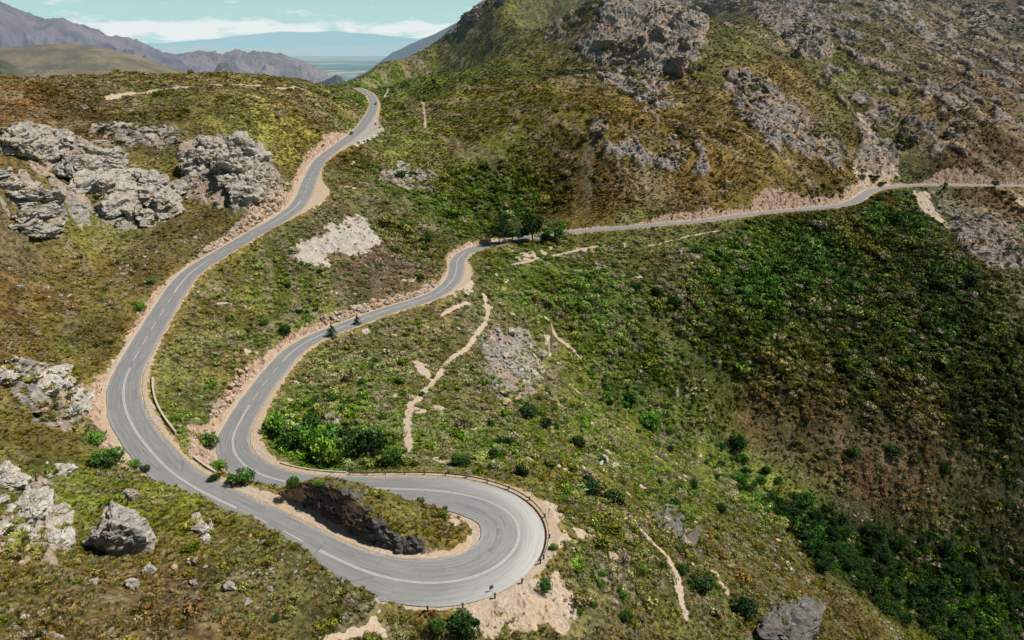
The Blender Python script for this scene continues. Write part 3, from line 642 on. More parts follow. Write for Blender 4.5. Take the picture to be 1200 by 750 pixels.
TUFTS = []
def outcrop(poly, n, size, label, mat=RM, name='rock_outcrop', tall=1.0, seed=1, strike=None, lift=.04, sub=4, group=None, near=.55, tuft=1.0):
    """one joined crag: angular blocks bedded the same way over a patch of hillside (image polygon)"""
    g = np.random.default_rng(seed); P = np.array([hit(a, b) for a, b in poly]); c = P.mean(0); blocks = []
    lo, hi_ = P[:, :2].min(0), P[:, :2].max(0); placed = 0; tries = 0
    d = P[:, :2] - c[:2]; ang = .5 * math.atan2(2 * (d[:, 0] * d[:, 1]).sum(), (d[:, 0] ** 2 - d[:, 1] ** 2).sum()) if strike is None else strike
    n = int(n * 1.9)
    while placed < n and tries < 4000:
        tries += 1; x, y = g.uniform(lo, hi_); ins = False; j = len(P) - 1
        for i in range(len(P)):
            if (P[i, 1] > y) != (P[j, 1] > y) and x < (P[j, 0] - P[i, 0]) * (y - P[i, 1]) / (P[j, 1] - P[i, 1]) + P[i, 0]: ins = not ins
            j = i
        if not ins: continue
        size_ = size * .82
        s = size_ * g.choice([.35, .65, 1.0, 1.35, 1.7], p=[.26, .22, .24, .18, .10]) * (1 if mat is not RMM else .72); placed += 1
        if carve(np.array([x]), np.array([y]), np.array([0.]))[1][0] < s * near: continue
        Vv, F = chisel(5 if s > size * 1.3 else (4 if s > size * .6 else 3), int(g.integers(1e6)), 20, .2)
        Vv = Vv * np.array([1.45, .85, .5 * tall]) * s
        a = ang + g.normal(0, .22); Rz = np.array(Matrix.Rotation(a, 3, 'Z')); Rt = np.array(Matrix.Rotation(g.normal(.12, .14), 3, 'X') @ Matrix.Rotation(g.normal(-.12, .14), 3, 'Y'))
        Vv = Vv @ Rt.T @ Rz.T
        W_ = Vv + np.array([x, y, gz(x, y) + s * (lift - (.12 if mat is RMM else 0)) * tall]); top = W_[W_[:, 2] > np.quantile(W_[:, 2], .55)]; top = top[(top[:, 2] - W_[:, 2].mean()) < .8 * (W_[:, 2].max() - W_[:, 2].mean())]
        if s > 1 and len(top) and g.uniform() < tuft: TUFTS.extend(top[g.integers(0, len(top), 8)].tolist())
        blocks.append((W_, F, np.array([x, y]), s))
    lab = list(range(len(blocks)))
    for i in range(len(blocks)):
        for j in range(i):
            a, b = blocks[i], blocks[j]
            if np.linalg.norm(a[2] - b[2]) < .72 * (a[3] + b[3]) + .1 * max(a[3], b[3]):
                li, lj = lab[i], lab[j]; lab = [lj if q_ == li else q_ for q_ in lab]
    sets = sorted(set(lab), key=lambda q_: -sum(blocks[i][3] ** 2 for i in range(len(blocks)) if lab[i] == q_))
    for n_, q_ in enumerate(sets):
        mb = MB(); own = [blocks[i] for i in range(len(blocks)) if lab[i] == q_]; cc = c if n_ == 0 else np.r_[np.mean([b[2] for b in own], axis=0), own[0][0][:, 2].mean()]
        for b in own: mb.add(b[0] - cc, b[1])
        tail = ' '.join(label.split()[:11])
        put(name if n_ == 0 else 'boulder', mb.mesh(name), mat, label=label if n_ == 0 else 'detached block lying beside the ' + tail, category='rock', group=group if n_ == 0 else 'blocks beside the ' + tail).location = cc
def boulder(px, py, wpx, label, mat=RM, seed=0, tall=.8, group=None, sub=5, name='boulder', sink=.25):
    p = hit(px, py); s = px2m(p, wpx) / 2
    Vv, F = chisel(sub, 500 + seed, 22, .2); me = mesh_from(name, Vv * np.array([1, .85, tall]) * s, F)
    o = put(name, me, mat, label=label, category='rock', group=group); o.location = (p[0], p[1], gz(p[0], p[1]) + s * tall * (1 - 2 * sink)); o.rotation_euler = (0, 0, seed * 1.3); return o

outcrop([(-8,166),(30,160),(92,172),(132,202),(124,224),(84,216),(58,192),(0,180)], 30, 6.0, 'broad pale grey crag above a deep shadowed hollow, highest on the slope', tall=1.75, seed=1, lift=.2)
outcrop([(0,206),(24,212),(48,226),(20,232),(0,228)], 9, 3.6, 'low pale shelf of rock under the shadowed hollow', tall=1.0, seed=51)
outcrop([(12,264),(30,238),(60,232),(64,258),(72,274),(40,276)], 14, 4.4, 'low grey rock ledge beside the dark overhang on the brown slope', tall=1.1, seed=2)
outcrop([(80,222),(150,212),(196,222),(200,250),(180,266),(130,262),(108,244)], 26, 5.4, 'long pale rock ledge ending above the brown heath, over the dark gap', tall=1.8, seed=3, lift=.25)
outcrop([(208,230),(215,185),(262,166),(300,172),(320,215),(300,240),(255,240)], 30, 6.4, 'tall jagged grey crag standing over the upper road bend', tall=1.7, seed=4, sub=4)
outcrop([(285,240),(300,205),(335,215),(338,250),(310,262)], 16, 4.0, 'pinkish broken rock face of the cutting beside the upper road', RMW, tall=1.4, seed=5)
outcrop([(88,150),(150,142),(215,160),(220,172),(150,172),(100,168)], 20, 3.4, 'scatter of pale slabs on the ridge slope above the big crags', tall=.8, seed=6)
outcrop([(0,418),(22,420),(28,445),(0,450)], 7, 2.0, 'small pale rock knob at the upper end of the long grey rib', RML, lift=.16, tuft=.35, seed=7, tall=1.2)
outcrop([(30,430),(62,428),(92,455),(112,482),(92,490),(60,470),(38,450)], 24, 2.7, 'long grey rock rib sloping down towards the lower road curve', RML, lift=.16, tuft=.35, seed=8, tall=.95)
outcrop([(40,478),(70,480),(100,498),(92,512),(55,500)], 9, 1.5, 'tan broken rocks below the grey rib near the road curve', RMW, seed=9)
outcrop([(-6,548),(20,548),(50,580),(80,610),(78,640),(40,640),(0,630)], 30, 2.3, 'sprawling field of pale blocks on the near slope beside the big boulder', RML, lift=.16, tuft=.35, seed=10, tall=.9)
outcrop([(0,640),(40,645),(58,662),(20,668),(0,664)], 8, 1.3, 'row of light broken stones under the pale block field', RMW, seed=11)
outcrop([(50,540),(82,548),(80,560),(52,556)], 6, 1.2, 'patch of white stones just above the near slope boulder field', RML, lift=.16, tuft=.35, seed=12)
outcrop([(226,605),(238,602),(246,618),(248,632),(236,632)], 5, 1.25, 'small white forked rock on the near slope below the road', RML, lift=.16, tuft=.35, seed=13, tall=1.3)
outcrop([(580,390),(612,380),(636,405),(634,440),(615,450),(590,425)], 20, 2.6, 'weathered pale rock face on the spur beyond the sandy track', seed=14, tall=.9)
outcrop([(572,450),(600,445),(630,470),(600,480)], 9, 1.7, 'low tan rocks at the foot of the pale spur face', RMW, seed=15, tall=.8)
outcrop([(766,602),(788,598),(806,618),(800,630),(772,622)], 12, 3.0, 'dark grey rock stack above the narrow track on the near spur', RMD, seed=16, tall=1.25, lift=.12)
outcrop([(806,634),(822,636),(824,648),(810,650)], 5, 2.2, 'single dark rounded rock below the grey rock stack', RMD, seed=17, tall=1.3)
outcrop([(698,538),(716,535),(728,552),(710,558)], 5, 1.6, 'pale split rock on the yellow green slope past the hairpin', RML, lift=.16, tuft=.35, seed=18)
outcrop([(374,484),(392,482),(402,494),(384,498)], 5, 1.6, 'small grey overhanging rock above the dark bushes', seed=19, tall=1.2)
outcrop([(430,200),(470,192),(512,205),(512,222),(470,222)], 16, 3.2, 'grey broken rocks in the gully between the upper road and the mountain', seed=20, tall=.9)
outcrop([(840,212),(858,208),(864,226),(846,230)], 7, 3.4, 'isolated grey rock lump just above the far road', RMM, seed=21, tall=1.3)
outcrop([(768,322),(790,300),(822,298),(822,312)], 8, 2.4, 'low grey rocks on the green slope below the far road', RMM, seed=22)
outcrop([(815,378),(838,372),(846,384),(826,390)], 6, 2.0, 'pale rock patch in the scrub of the valley side', seed=23, tall=.7)
outcrop([(800,455),(825,440),(835,455),(815,465)], 7, 1.7, 'pinkish stones along a gap in the valley side scrub', RMW, seed=24, tall=.7)
outcrop([(1148,215),(1200,228),(1200,250),(1160,240)], 8, 2.6, 'pale rocks beneath the far end of the mountain road', RMM, seed=25)
# the mountain's crags
outcrop([(700,55),(722,35),(752,48),(752,78),(735,82)], 16, 11, 'dark ribbed buttress of the high mountain crag, below the deep cleft', RMM, seed=30, tall=1.6)
outcrop([(758,12),(800,-5),(826,35),(822,66),(788,84),(770,60)], 24, 12, 'tall grey cliff block crowning the mountain crag', RMM, seed=31, tall=1.8)
outcrop([(650,84),(700,76),(742,84),(735,92),(670,92)], 14, 6, 'low grey rock band beneath the dark buttress', RMM, seed=32, tall=1.2)
outcrop([(786,78),(826,76),(828,84),(792,88)], 8, 6, 'narrow dark ledge under the tall cliff block', RMM, seed=33, tall=1.2)
outcrop([(740,100),(772,108),(776,122),(752,122)], 9, 5, 'knot of grey rocks midway down the mountain rib', RMM, seed=34, tall=1.2)
outcrop([(780,138),(812,150),(818,164),(790,158)], 9, 5, 'second knot of grey rocks lower on the mountain rib', RMM, seed=35, tall=1.2)
outcrop([(774,182),(800,158),(806,182),(800,196),(778,196)], 11, 5.5, 'dark boulder heap at the foot of the mountain rib', RMM, seed=36, tall=1.4)
outcrop([(676,145),(708,138),(714,165),(686,166)], 10, 4.6, 'isolated pale rock cluster on the olive mountain slope', RMM, seed=37, tall=1.1)
outcrop([(810,0),(868,-5),(872,14),(830,16)], 12, 9, 'dark cliff strip along the top of the mountain slope', RMM, seed=38, tall=1.4)
outcrop([(925,20),(955,28),(972,60),(945,66),(915,70)], 18, 9, 'dark stepped crag in the upper middle of the mountain', RMM, seed=39, tall=1.5)
outcrop([(870,85),(895,90),(908,125),(885,130),(862,105)], 14, 6, 'pale slabby ribs below the stepped crag', RMM, seed=40, tall=1.0)
outcrop([(930,140),(960,150),(985,185),(960,190),(940,165)], 16, 5.5, 'grey slab ribs above the far road bend', RMM, seed=41, tall=1.1)
outcrop([(1090,130),(1130,128),(1150,155),(1110,165)], 15, 6.5, 'dark fluted cliffs low on the mountain past the gully', RMM, seed=42, tall=1.6)
outcrop([(1050,148),(1070,148),(1072,170),(1056,172)], 8, 5.5, 'small dark fluted cliff beside the pale gully streak', RMM, seed=43, tall=1.6)
outcrop([(1120,10),(1200,-5),(1205,40),(1150,50)], 20, 9, 'hazy dark crags highest on the far mountain, past the gully', RMM, seed=44, tall=1.3)
outcrop([(1120,85),(1136,80),(1142,95),(1126,100)], 6, 5.5, 'lone dark rock knob on the steep brown mountainside', RMM, seed=45, tall=1.4)
outcrop([(1000,212),(1012,202),(1040,206),(1046,212)], 8, 3.6, 'grey and orange rocks of the cutting at the far road bend', RMM, seed=46, tall=1.1)
outcrop([(516,42),(545,22),(580,-3),(590,0),(552,28)], 20, 8, 'dark broken rocks along the mountain skyline', RMM, seed=47, tall=1.5)
RMI = rock_mat("dark_shaded_rock", .26, .35); RMP = rock_mat("pink_sandstone", .92, .9, (1.12, .96, .83))  # island face: dark rock, with the face's shade also put into its colour
def cut_face(i0, i1, side, label, mat, size, seed, rows=3, hmax=9.0, skip=0.0, far_=1):
    """broken rock standing along the road cutting: angular blocks up the whole bank as one face"""
    g = np.random.default_rng(seed); mb = MB(); c = np.array(ROAD[(i0 + i1) // 2, :3])
    for i in range(min(i0, i1), max(i0, i1) + 1):
        sh = ROAD[i, 4] if side > 0 else ROAD[i, 5]; e0 = hwv_[i] + sh
        def at(o): return ROAD[i, 0] + NRM[i, 0] * o * side, ROAD[i, 1] + NRM[i, 1] * o * side
        top = max(gz(*at(e0 + q_)) for q_ in (1.5, 2.5, 3.5)); H = min(hmax, top - ROAD[i, 2])
        if H < .8: continue
        for k in range(rows):
            if g.uniform() < skip: continue
            f = (k + g.uniform(.1, .9)) / rows; s_ = size * g.choice([.45, .7, 1.0, 1.35]); e = e0 + .15 + s_ * .25 + f * min(1.6, H * .25)
            x, y = at(e); Vv, F = chisel(3, int(g.integers(1e6)), 16, .2); Vv = Vv * np.array([1.15, .8, .85]) * s_
            Rm = np.array(Matrix.Rotation(math.atan2(TAN[i, 1], TAN[i, 0]) + g.normal(0, .3), 3, 'Z') @ Matrix.Rotation(g.normal(.1, .2), 3, 'X') @ Matrix.Rotation(g.normal(0, .25), 3, 'Y'))
            mb.add(Vv @ Rm.T + np.array([x, y, ROAD[i, 2] + f * H * .98]) - c, F)
    put('rock_outcrop', mb.mesh('rock_outcrop'), mat, label=label, category='rock').location = c
hwv_ = ROAD[:, 3]
cut_face(road_index(322, 617, 79.9), road_index(490, 683, 81.3), 1, 'dark jagged rock face of the island, along the road inside the hairpin', RMI, 1.15, 60, 4)
cut_face(road_index(396, 385, 90.6), road_index(522, 338, 93.5), 1, 'warm tan rock cutting above the lower road before its bend', RMP, 1.25, 61, 3, 5.0, .25)
cut_face(road_index(279, 498, 86.7), road_index(316, 442, 88.2), 1, 'pale broken rocks of the bank above the lower road curve', RMW, .9, 62, 2, 4.0, .4)
cut_face(road_index(250, 302, 69.5), road_index(350, 238, 64), -1, 'pink broken rocks along the cutting under the tall jagged crag', RMP, 1.5, 63, 3, 7.0, .3)
# single boulders
boulder(146, 644, 78, 'big pale boulder with a dark overhang on the near slope', seed=1, tall=1.3, sink=.24)
boulder(160, 604, 22, 'rounded pale stone perched on top of the big boulder', seed=2, tall=.8).location.z += 3.5
boulder(112, 640, 26, 'narrow grey rock leaning against the side of the big boulder', seed=3, tall=1.1)
boulder(176, 672, 20, 'pale block at the lower foot of the big boulder', seed=4)
boulder(157, 688, 18, 'light rock standing in bushes just below the big boulder', seed=5, tall=1.1)
boulder(109, 682, 16, 'flat white stone below the big boulder', seed=6, tall=.4)
boulder(268, 690, 19, 'grey white boulder alone on the open near slope', seed=7)
boulder(290, 706, 16, 'pale flat boulder near the bottom of the near slope', seed=8, tall=.5)
boulder(316, 690, 10, 'small round white stone in dark scrub above the track', seed=9)
boulder(125, 593, 14, 'oval white stone in the heath behind the big boulder', seed=10, tall=.5)
outcrop([(902,716),(925,706),(945,716),(968,740),(968,762),(920,756)], 5, 5.6, 'large dark craggy rock on the spur above the wooded valley', RMD, seed=52, tall=1.5, lift=.25)
boulder(228, 687, 14, 'small pale stone beside a green tuft on the near slope', seed=14)
boulder(205, 667, 12, 'light tan stone among heath uphill of the small pale stone', RMW, seed=15)
boulder(1020, 660, 12, 'tan stone in the scrub of the valley floor', RMW, seed=16)
boulder(97, 123, 12, 'white rock at the end of the dirt road on the ridge', seed=17, tall=.6)
boulder(650, 405, 9, 'white stone beside the short pale track', seed=18)
boulder(985, 232, 8, 'grey stone above the far road bend', RMM, seed=19)
boulder(1192, 722, 14, 'pale rock low in the wooded valley', RMM, seed=20)
for k, (x, y) in enumerate([(453,154),(450,157),(446,160),(442,162),(437,163),(431,165),(427,166),(420,168),(440,146),(445,150),(448,148)]):
    boulder(x, y, 4.2, 'dark boulder in the row edging the pale lay-by', RMD, seed=60 + k, sub=3, group='boulders edging the lay-by')

# ------------------------------------------------------------------ foliage
def leaf_mat(name, attr_type, base=(1, 1, 1)):
    m, nt = new_mat(name)
    if attr_type: t = N(nt, 'ShaderNodeAttribute', attribute_name='tint', attribute_type=attr_type).outputs['Color']
    else: t = N(nt, 'ShaderNodeRGB'); t.outputs[0].default_value = (*base, 1); t = t.outputs[0]
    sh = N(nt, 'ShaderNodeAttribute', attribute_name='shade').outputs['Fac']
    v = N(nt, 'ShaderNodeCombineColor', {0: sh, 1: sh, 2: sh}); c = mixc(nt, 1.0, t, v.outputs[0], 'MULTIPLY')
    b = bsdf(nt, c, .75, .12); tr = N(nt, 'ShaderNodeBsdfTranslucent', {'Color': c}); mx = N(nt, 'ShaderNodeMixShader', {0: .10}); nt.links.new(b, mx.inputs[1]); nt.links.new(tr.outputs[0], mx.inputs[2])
    finish(nt, mx.outputs[0]); return m
def leaf_cloud(C, size, g, up=.3, elong=1.0):
    """leaf-sized quads at points C (outward normals from their clump centre)"""
    n = len(C); nr = g.normal(0, 1, (n, 3)); nr[:, 2] += up; nr /= np.linalg.norm(nr, axis=1)[:, None]
    a = np.cross(nr, g.normal(0, 1, (n, 3))); a /= np.linalg.norm(a, axis=1)[:, None] + 1e-9; b = np.cross(nr, a)
    s = size * g.uniform(.6, 1.35, n)[:, None]
    V = np.stack([C - a * s - b * s * .5 * elong, C + a * s - b * s * .45 * elong, C + a * s * .8 + b * s * .55 * elong, C - a * s * .9 + b * s * .5 * elong], 1).reshape(-1, 3)
    return V, np.arange(4 * n).reshape(n, 4)
def shade_attr(me, vals):  # leaf tone factor: random variation plus painted self-shade
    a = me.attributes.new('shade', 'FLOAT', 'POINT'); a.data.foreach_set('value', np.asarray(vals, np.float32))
def bush_mesh(name, seed, lobes, leaves, size, flat=.75, spread=.55):
    """unit bush: radius about 1, standing on z=0"""
    g = np.random.default_rng(seed); Cs, sh = [], []
    for k in range(lobes):
        a = g.uniform(0, 6.28); d = spread * math.sqrt(g.uniform(0, 1)); r = g.uniform(.2, .58) * (1.15 - .5 * d)
        c = np.array([d * math.cos(a), d * math.sin(a), flat * (.55 + .5 * (1 - d) * g.uniform(.3, 1.1))])
        m = int(leaves / lobes); q = g.normal(0, 1, (m, 3)); q /= np.linalg.norm(q, axis=1)[:, None]; q *= (g.uniform(.55, 1.0, m) ** .6)[:, None] * r
        q[:, 2] *= .85; p = c + q; Cs.append(p); lb = g.uniform(.7, 1.3); sh.append(lb * (.34 + .85 * np.clip(p[:, 2] / flat, 0, 1.15)) * g.uniform(.65, 1.35, m))  # leaf colour darkens downward, standing in for shade within the bush
    m = leaves // 4; a = g.uniform(0, 6.28, m); d = np.sqrt(g.uniform(0, 1, m)) * .85    # skirt, its low shade put into the leaf colour
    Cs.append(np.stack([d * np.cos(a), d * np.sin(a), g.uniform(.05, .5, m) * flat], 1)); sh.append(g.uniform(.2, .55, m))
    C = np.vstack(Cs); s = np.concatenate(sh); C[:, 2] = np.maximum(C[:, 2], .02)
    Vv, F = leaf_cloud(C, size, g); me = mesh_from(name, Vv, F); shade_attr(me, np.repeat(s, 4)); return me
def tuft_mesh(name, seed, n=46):
    """low wiry heath tuft: narrow blades fanning upward"""
    g = np.random.default_rng(seed); V = []; sh = []
    for k in range(n):
        a = g.uniform(0, 6.28); d = .75 * math.sqrt(g.uniform(0, 1)); b = np.array([d * math.cos(a), d * math.sin(a), 0]); l = g.uniform(.35, .9)
        t = b + np.array([math.cos(a) * l * .5 + g.normal(0, .15), math.sin(a) * l * .5 + g.normal(0, .15), l]); w = np.array([-math.sin(a), math.cos(a), 0]) * g.uniform(.08, .17); mid = (b + t) / 2 + np.array([0, 0, .08])
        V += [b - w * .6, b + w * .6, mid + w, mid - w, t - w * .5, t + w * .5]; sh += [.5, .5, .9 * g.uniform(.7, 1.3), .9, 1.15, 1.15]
    j = np.arange(n)[:, None] * 6; F = np.vstack([j + np.array([[0, 1, 2, 3]]), j + np.array([[3, 2, 5, 4]])]); me = mesh_from(name, np.array(V), F); shade_attr(me, sh); return me
LMI = leaf_mat("scrub_leaves", 'INSTANCER')
def hidden_collection(name, meshes, mat):
    c = bpy.data.collections.new(name)
    for i, me in enumerate(meshes):
        if mat and not me.materials: me.materials.append(mat)
        o = bpy.data.objects.new('%s_%02d' % (name, i), me); c.objects.link(o)
    return c
def scatter(name, P, scale, rot, tintc, vid, coll, mat):
    me = bpy.data.meshes.new(name); me.vertices.add(len(P)); me.vertices.foreach_set('co', np.asarray(P, np.float32).ravel())
    def at(n, t, d, key='value'): a = me.attributes.new(n, t, 'POINT'); a.data.foreach_set(key, np.ascontiguousarray(d).ravel())
    at('scl', 'FLOAT_VECTOR', np.asarray(scale, np.float32), 'vector'); at('rot', 'FLOAT_VECTOR', np.asarray(rot, np.float32), 'vector'); at('vid', 'INT', np.asarray(vid, np.int32))
    at('tint', 'FLOAT_COLOR', np.c_[tintc, np.ones(len(P))].astype(np.float32), 'color')
    if mat: me.materials.append(mat)
    o = put(name, me, None, kind='stuff')
    ng = bpy.data.node_groups.new(name + '_spread', 'GeometryNodeTree'); ng.interface.new_socket('Geometry', in_out='INPUT', socket_type='NodeSocketGeometry'); ng.interface.new_socket('Geometry', in_out='OUTPUT', socket_type='NodeSocketGeometry')
    gi = ng.nodes.new('NodeGroupInput'); go = ng.nodes.new('NodeGroupOutput'); ip = ng.nodes.new('GeometryNodeInstanceOnPoints'); ci = ng.nodes.new('GeometryNodeCollectionInfo')
    ci.inputs['Collection'].default_value = coll; ci.inputs['Separate Children'].default_value = True; ci.inputs['Reset Children'].default_value = True
    def na(n, t): x = ng.nodes.new('GeometryNodeInputNamedAttribute'); x.data_type = t; x.inputs['Name'].default_value = n; return x.outputs['Attribute']
    L = ng.links.new; mp = ng.nodes.new('GeometryNodeMeshToPoints'); L(gi.outputs[0], mp.inputs['Mesh']); L(mp.outputs[0], ip.inputs['Points']); L(ci.outputs[0], ip.inputs['Instance']); ip.inputs['Pick Instance'].default_value = True
    L(na('vid', 'INT'), ip.inputs['Instance Index']); L(na('scl', 'FLOAT_VECTOR'), ip.inputs['Scale'])
    er = ng.nodes.new('FunctionNodeEulerToRotation'); L(na('rot', 'FLOAT_VECTOR'), er.inputs[0]); L(er.outputs[0], ip.inputs['Rotation']); L(ip.outputs[0], go.inputs[0])
    md = o.modifiers.new('spread', 'NODES'); md.node_group = ng; return o
def sample_points(n, r0, r1, az0=-50, az1=50, power=1.0):
    """random ground points between two distances from the viewpoint"""
    u = rng.uniform(0, 1, n); r = (r0 ** (2 - power) + u * (r1 ** (2 - power) - r0 ** (2 - power))) ** (1 / (2 - power)); a = np.radians(rng.uniform(az0, az1, n))
    return np.sin(a) * r, np.cos(a) * r
SHRUBS = [bush_mesh('scrub', 20 + k, 6, 170, .11, .75) for k in range(4)] + [tuft_mesh('heath', 40 + k) for k in range(4)]
SC = hidden_collection('scrub_kinds', SHRUBS, LMI)
def plant(n, r0, r1, big):
    """big=False: low heath and grass tufts; big=True: rounded shrubs, thick where the slope is lush"""
    x, y = sample_points(n, r0, r1, power=1.0)
    z, t, rf, br, dn, pd, cl, cm, asph, far, lu = ground(x, y)
    bf = np.maximum(barefield(x, y, br), sstep(.3, -.1, pd))
    r = np.hypot(x, y); k = 1 / (1 + sstep(230, 480, r) * 1.4)
    cn = fbm(x * k / 5, y * k / 5, 3, 601)
    if big: pk = np.clip(.12 + .8 * lu + .9 * dn, 0, 1) * sstep(.34, .50, cn + dn * .24 + lu * .06)
    else: pk = (.35 + .65 * sstep(.34, .5, cn)) * (1 - .55 * dn)
    pk = pk * (1 - .95 * bf) * (1 - .86 * rf) * (1 - .9 * cm)
    keep = (cl > rng.uniform(.25, 1.4, len(x))) & (pd > .3) & (rng.uniform(0, 1, len(x)) < pk)
    x, y, z, t, dn, cl, lu, r = [q_[keep] for q_ in (x, y, z, t, dn, cl, lu, r)]; m = len(x)
    fs = 1 + 1.5 * sstep(200, 620, r)
    if big: s = rng.lognormal(-.30, .42, m) * (.85 + .4 * dn + .25 * lu) * (.6 + .4 * fs) * (1 + .7 * dn * sstep(210, 330, r))
    else: s = rng.uniform(.2, .52, m) * fs
    s = np.minimum(s, .3 + cl * .42)
    lum = rng.lognormal(0, .24 if big else .34, m)[:, None]
    c = t * (np.array([1.46, 1.46, 1.12]) if big else np.array([1.60, 1.38, 1.26])) * lum * (1 + rng.normal(0, .08, (m, 3)))
    u = rng.uniform(0, 1, m)[:, None]
    pale = u < (.09 if big else .17); cp = np.array([.33, .275, .175]) * rng.uniform(.5, 1.15, (m, 1))
    dk = (u > (.72 if big else .80)); c = np.where(dk, c * np.array([.36, .50, .38]), c)
    yl = (u > .17) & (u < (.25 if big else .28)); c = np.where(yl, c * np.array([1.22, 1.14, .8]), c)
    c = c * (1 + .34 * dn + .62 * lu * (1 - .7 * dn) + .22 * sstep(420, 560, r) * (1 - dn))[:, None]; L_ = c.mean(1, keepdims=True); c = L_ + (c - L_) * np.clip(1.20 - 2.4 * np.maximum(L_ - .10, 0), .7, 1.20); c = np.maximum(c, .006) / (1 + 1.6 * np.maximum(L_ - .14, 0)); c = np.where(pale, cp, c)
    vid = rng.integers(0, 4, m) if big else np.where(u[:, 0] > .5, rng.integers(4, 8, m), rng.integers(0, 4, m))
    hs = rng.uniform(.65, 1.1, m)
    return np.stack([x, y, z - .06 * s], 1), np.stack([s, s, s * hs], 1), np.stack([rng.normal(0, .12, m), rng.normal(0, .12, m), rng.uniform(0, 6.28, m)], 1), np.clip(c, .004, .8), vid
parts = [plant(70000, 45, 210, False), plant(70000, 190, 430, False), plant(130000, 400, 960, False), plant(26000, 45, 215, True), plant(60000, 190, 450, True), plant(70000, 420, 660, True), plant(12000, 640, 900, True)]
P, Sx, Ro, Tc, Vi = [np.concatenate([p[k] for p in parts]) for k in range(5)]
tf = np.array(TUFTS); tf = tf[rng.uniform(0, 1, len(tf)) < .75]; m_ = len(tf); ts = rng.uniform(.3, 1.25, m_) * (1 + 1.1 * sstep(300, 600, np.hypot(tf[:, 0], tf[:, 1]))); tt = cover(tf[:, 0], tf[:, 1])[0]
P = np.concatenate([P, tf - np.array([0, 0, .15])]); Sx = np.concatenate([Sx, np.stack([ts, ts, ts * .8], 1)]); Ro = np.concatenate([Ro, np.stack([0 * ts, 0 * ts, rng.uniform(0, 6.28, m_)], 1)]); Tc = np.concatenate([Tc, np.clip(tt * rng.lognormal(.35, .3, m_)[:, None] * np.array([.85, 1, .8]), .004, .7)]); Vi = np.concatenate([Vi, rng.integers(0, 8, m_)])
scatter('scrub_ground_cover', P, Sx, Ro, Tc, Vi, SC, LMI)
print('scrub', len(P))

# loose stones: the many small ones are stuff
def stone_mat():
    m, nt = new_mat("loose_stone"); p = wpos(nt); t = N(nt, 'ShaderNodeAttribute', attribute_name='tint', attribute_type='INSTANCER').outputs['Color']
    n = noise(nt, p, 2.2, 6, .75); c = mixc(nt, 1.0, t, ramp(nt, n, [(.3, (.4,) * 3), (.5, (.9,) * 3), (.7, (1.15, 1.12, 1.08))]), 'MULTIPLY'); finish(nt, bsdf(nt, c, .92, .1, bump(nt, n, .6, .15))); return m
SM = stone_mat()
STC = hidden_collection('stone_kinds', [mesh_from('stone', chisel(2, 300 + k, 14)[0] * np.array([1, .75, .6]), ICO[2][1]) for k in range(8)], SM)
def stones(n, r0, r1, smin, smax):
    x, y = sample_points(n, r0, r1)
    z, t, rf, br, dn, pd, cl, cm, asph, far, lu = ground(x, y)
    spk = sstep(.56, .72, fbm(x / 14, y / 14, 4, 701)) * (1 - dn) * (.30 + .28 * (1 - far))
    pr = np.clip(rf * .5 + barefield(x, y, br) * (.10 + .35 * samp(PALE, x, y, LX0, LY0, LS)) + cm * .5 + spk, 0, 1) * (cl > .8)
    k = rng.uniform(0, 1, n) < pr; x, y, z, rf, cm, far, br = x[k], y[k], z[k], rf[k], cm[k], far[k], br[k]; m = len(x)
    s = smin + (smax - smin) * rng.uniform(0, 1, m) ** 3; s = s * np.where(rf > .5, 1.25, .7)
    g = rng.uniform(.20, .44, m) * (1 - .22 * far); w = rng.uniform(0, 1, m) < .4 + .4 * cm
    c = g[:, None] * np.where(w[:, None], np.array([1.12, .9, .70]), np.array([1, .975, .94]))
    return np.stack([x, y, z + s * .12], 1), np.stack([s, s, s * rng.uniform(.7, 1.3, m)], 1), np.stack([rng.normal(0, .3, m), rng.normal(0, .3, m), rng.uniform(0, 6.28, m)], 1), c, rng.integers(0, 8, m)
parts = [stones(60000, 50, 240, .12, .8), stones(60000, 220, 480, .25, 1.5), stones(75000, 420, 950, .4, 1.9)]
P, Sx, Ro, Tc, Vi = [np.concatenate([p[k] for p in parts]) for k in range(5)]
scatter('loose_stone_rubble', P, Sx, Ro, Tc, Vi, STC, SM); print('stones', len(P))

# ------------------------------------------------------------------ bushes and trees one can tell apart
LOBJ = {}
def leaf_obj_mat(col):
    if col not in LOBJ: LOBJ[col] = leaf_mat("leaves_%d_%d_%d" % col, None, lin(col) * 1.55)
    return LOBJ[col]
BARK = simple_mat("bark", (.09, .07, .05), .9, .1, .3)
def stems_mesh(seed):
    g = np.random.default_rng(seed); mb = MB()
    for k in range(5):
        a = k * 1.26 + g.uniform(-.3, .3); r = g.uniform(.25, .5); mb.tube([(0, 0, -.15), (math.cos(a) * r * .4, math.sin(a) * r * .4, .25), (math.cos(a) * r, math.sin(a) * r, .6)], [.07, .05, .02], 6)
    return mb.mesh('trunk', True)
BIGB = [bush_mesh('crown', 60 + k, 11, 1100, .062, .85, .62) for k in range(5)]
STEM = [stems_mesh(k) for k in range(3)]; STEM[0].materials.append(BARK); STEM[1].materials.append(BARK); STEM[2].materials.append(BARK)
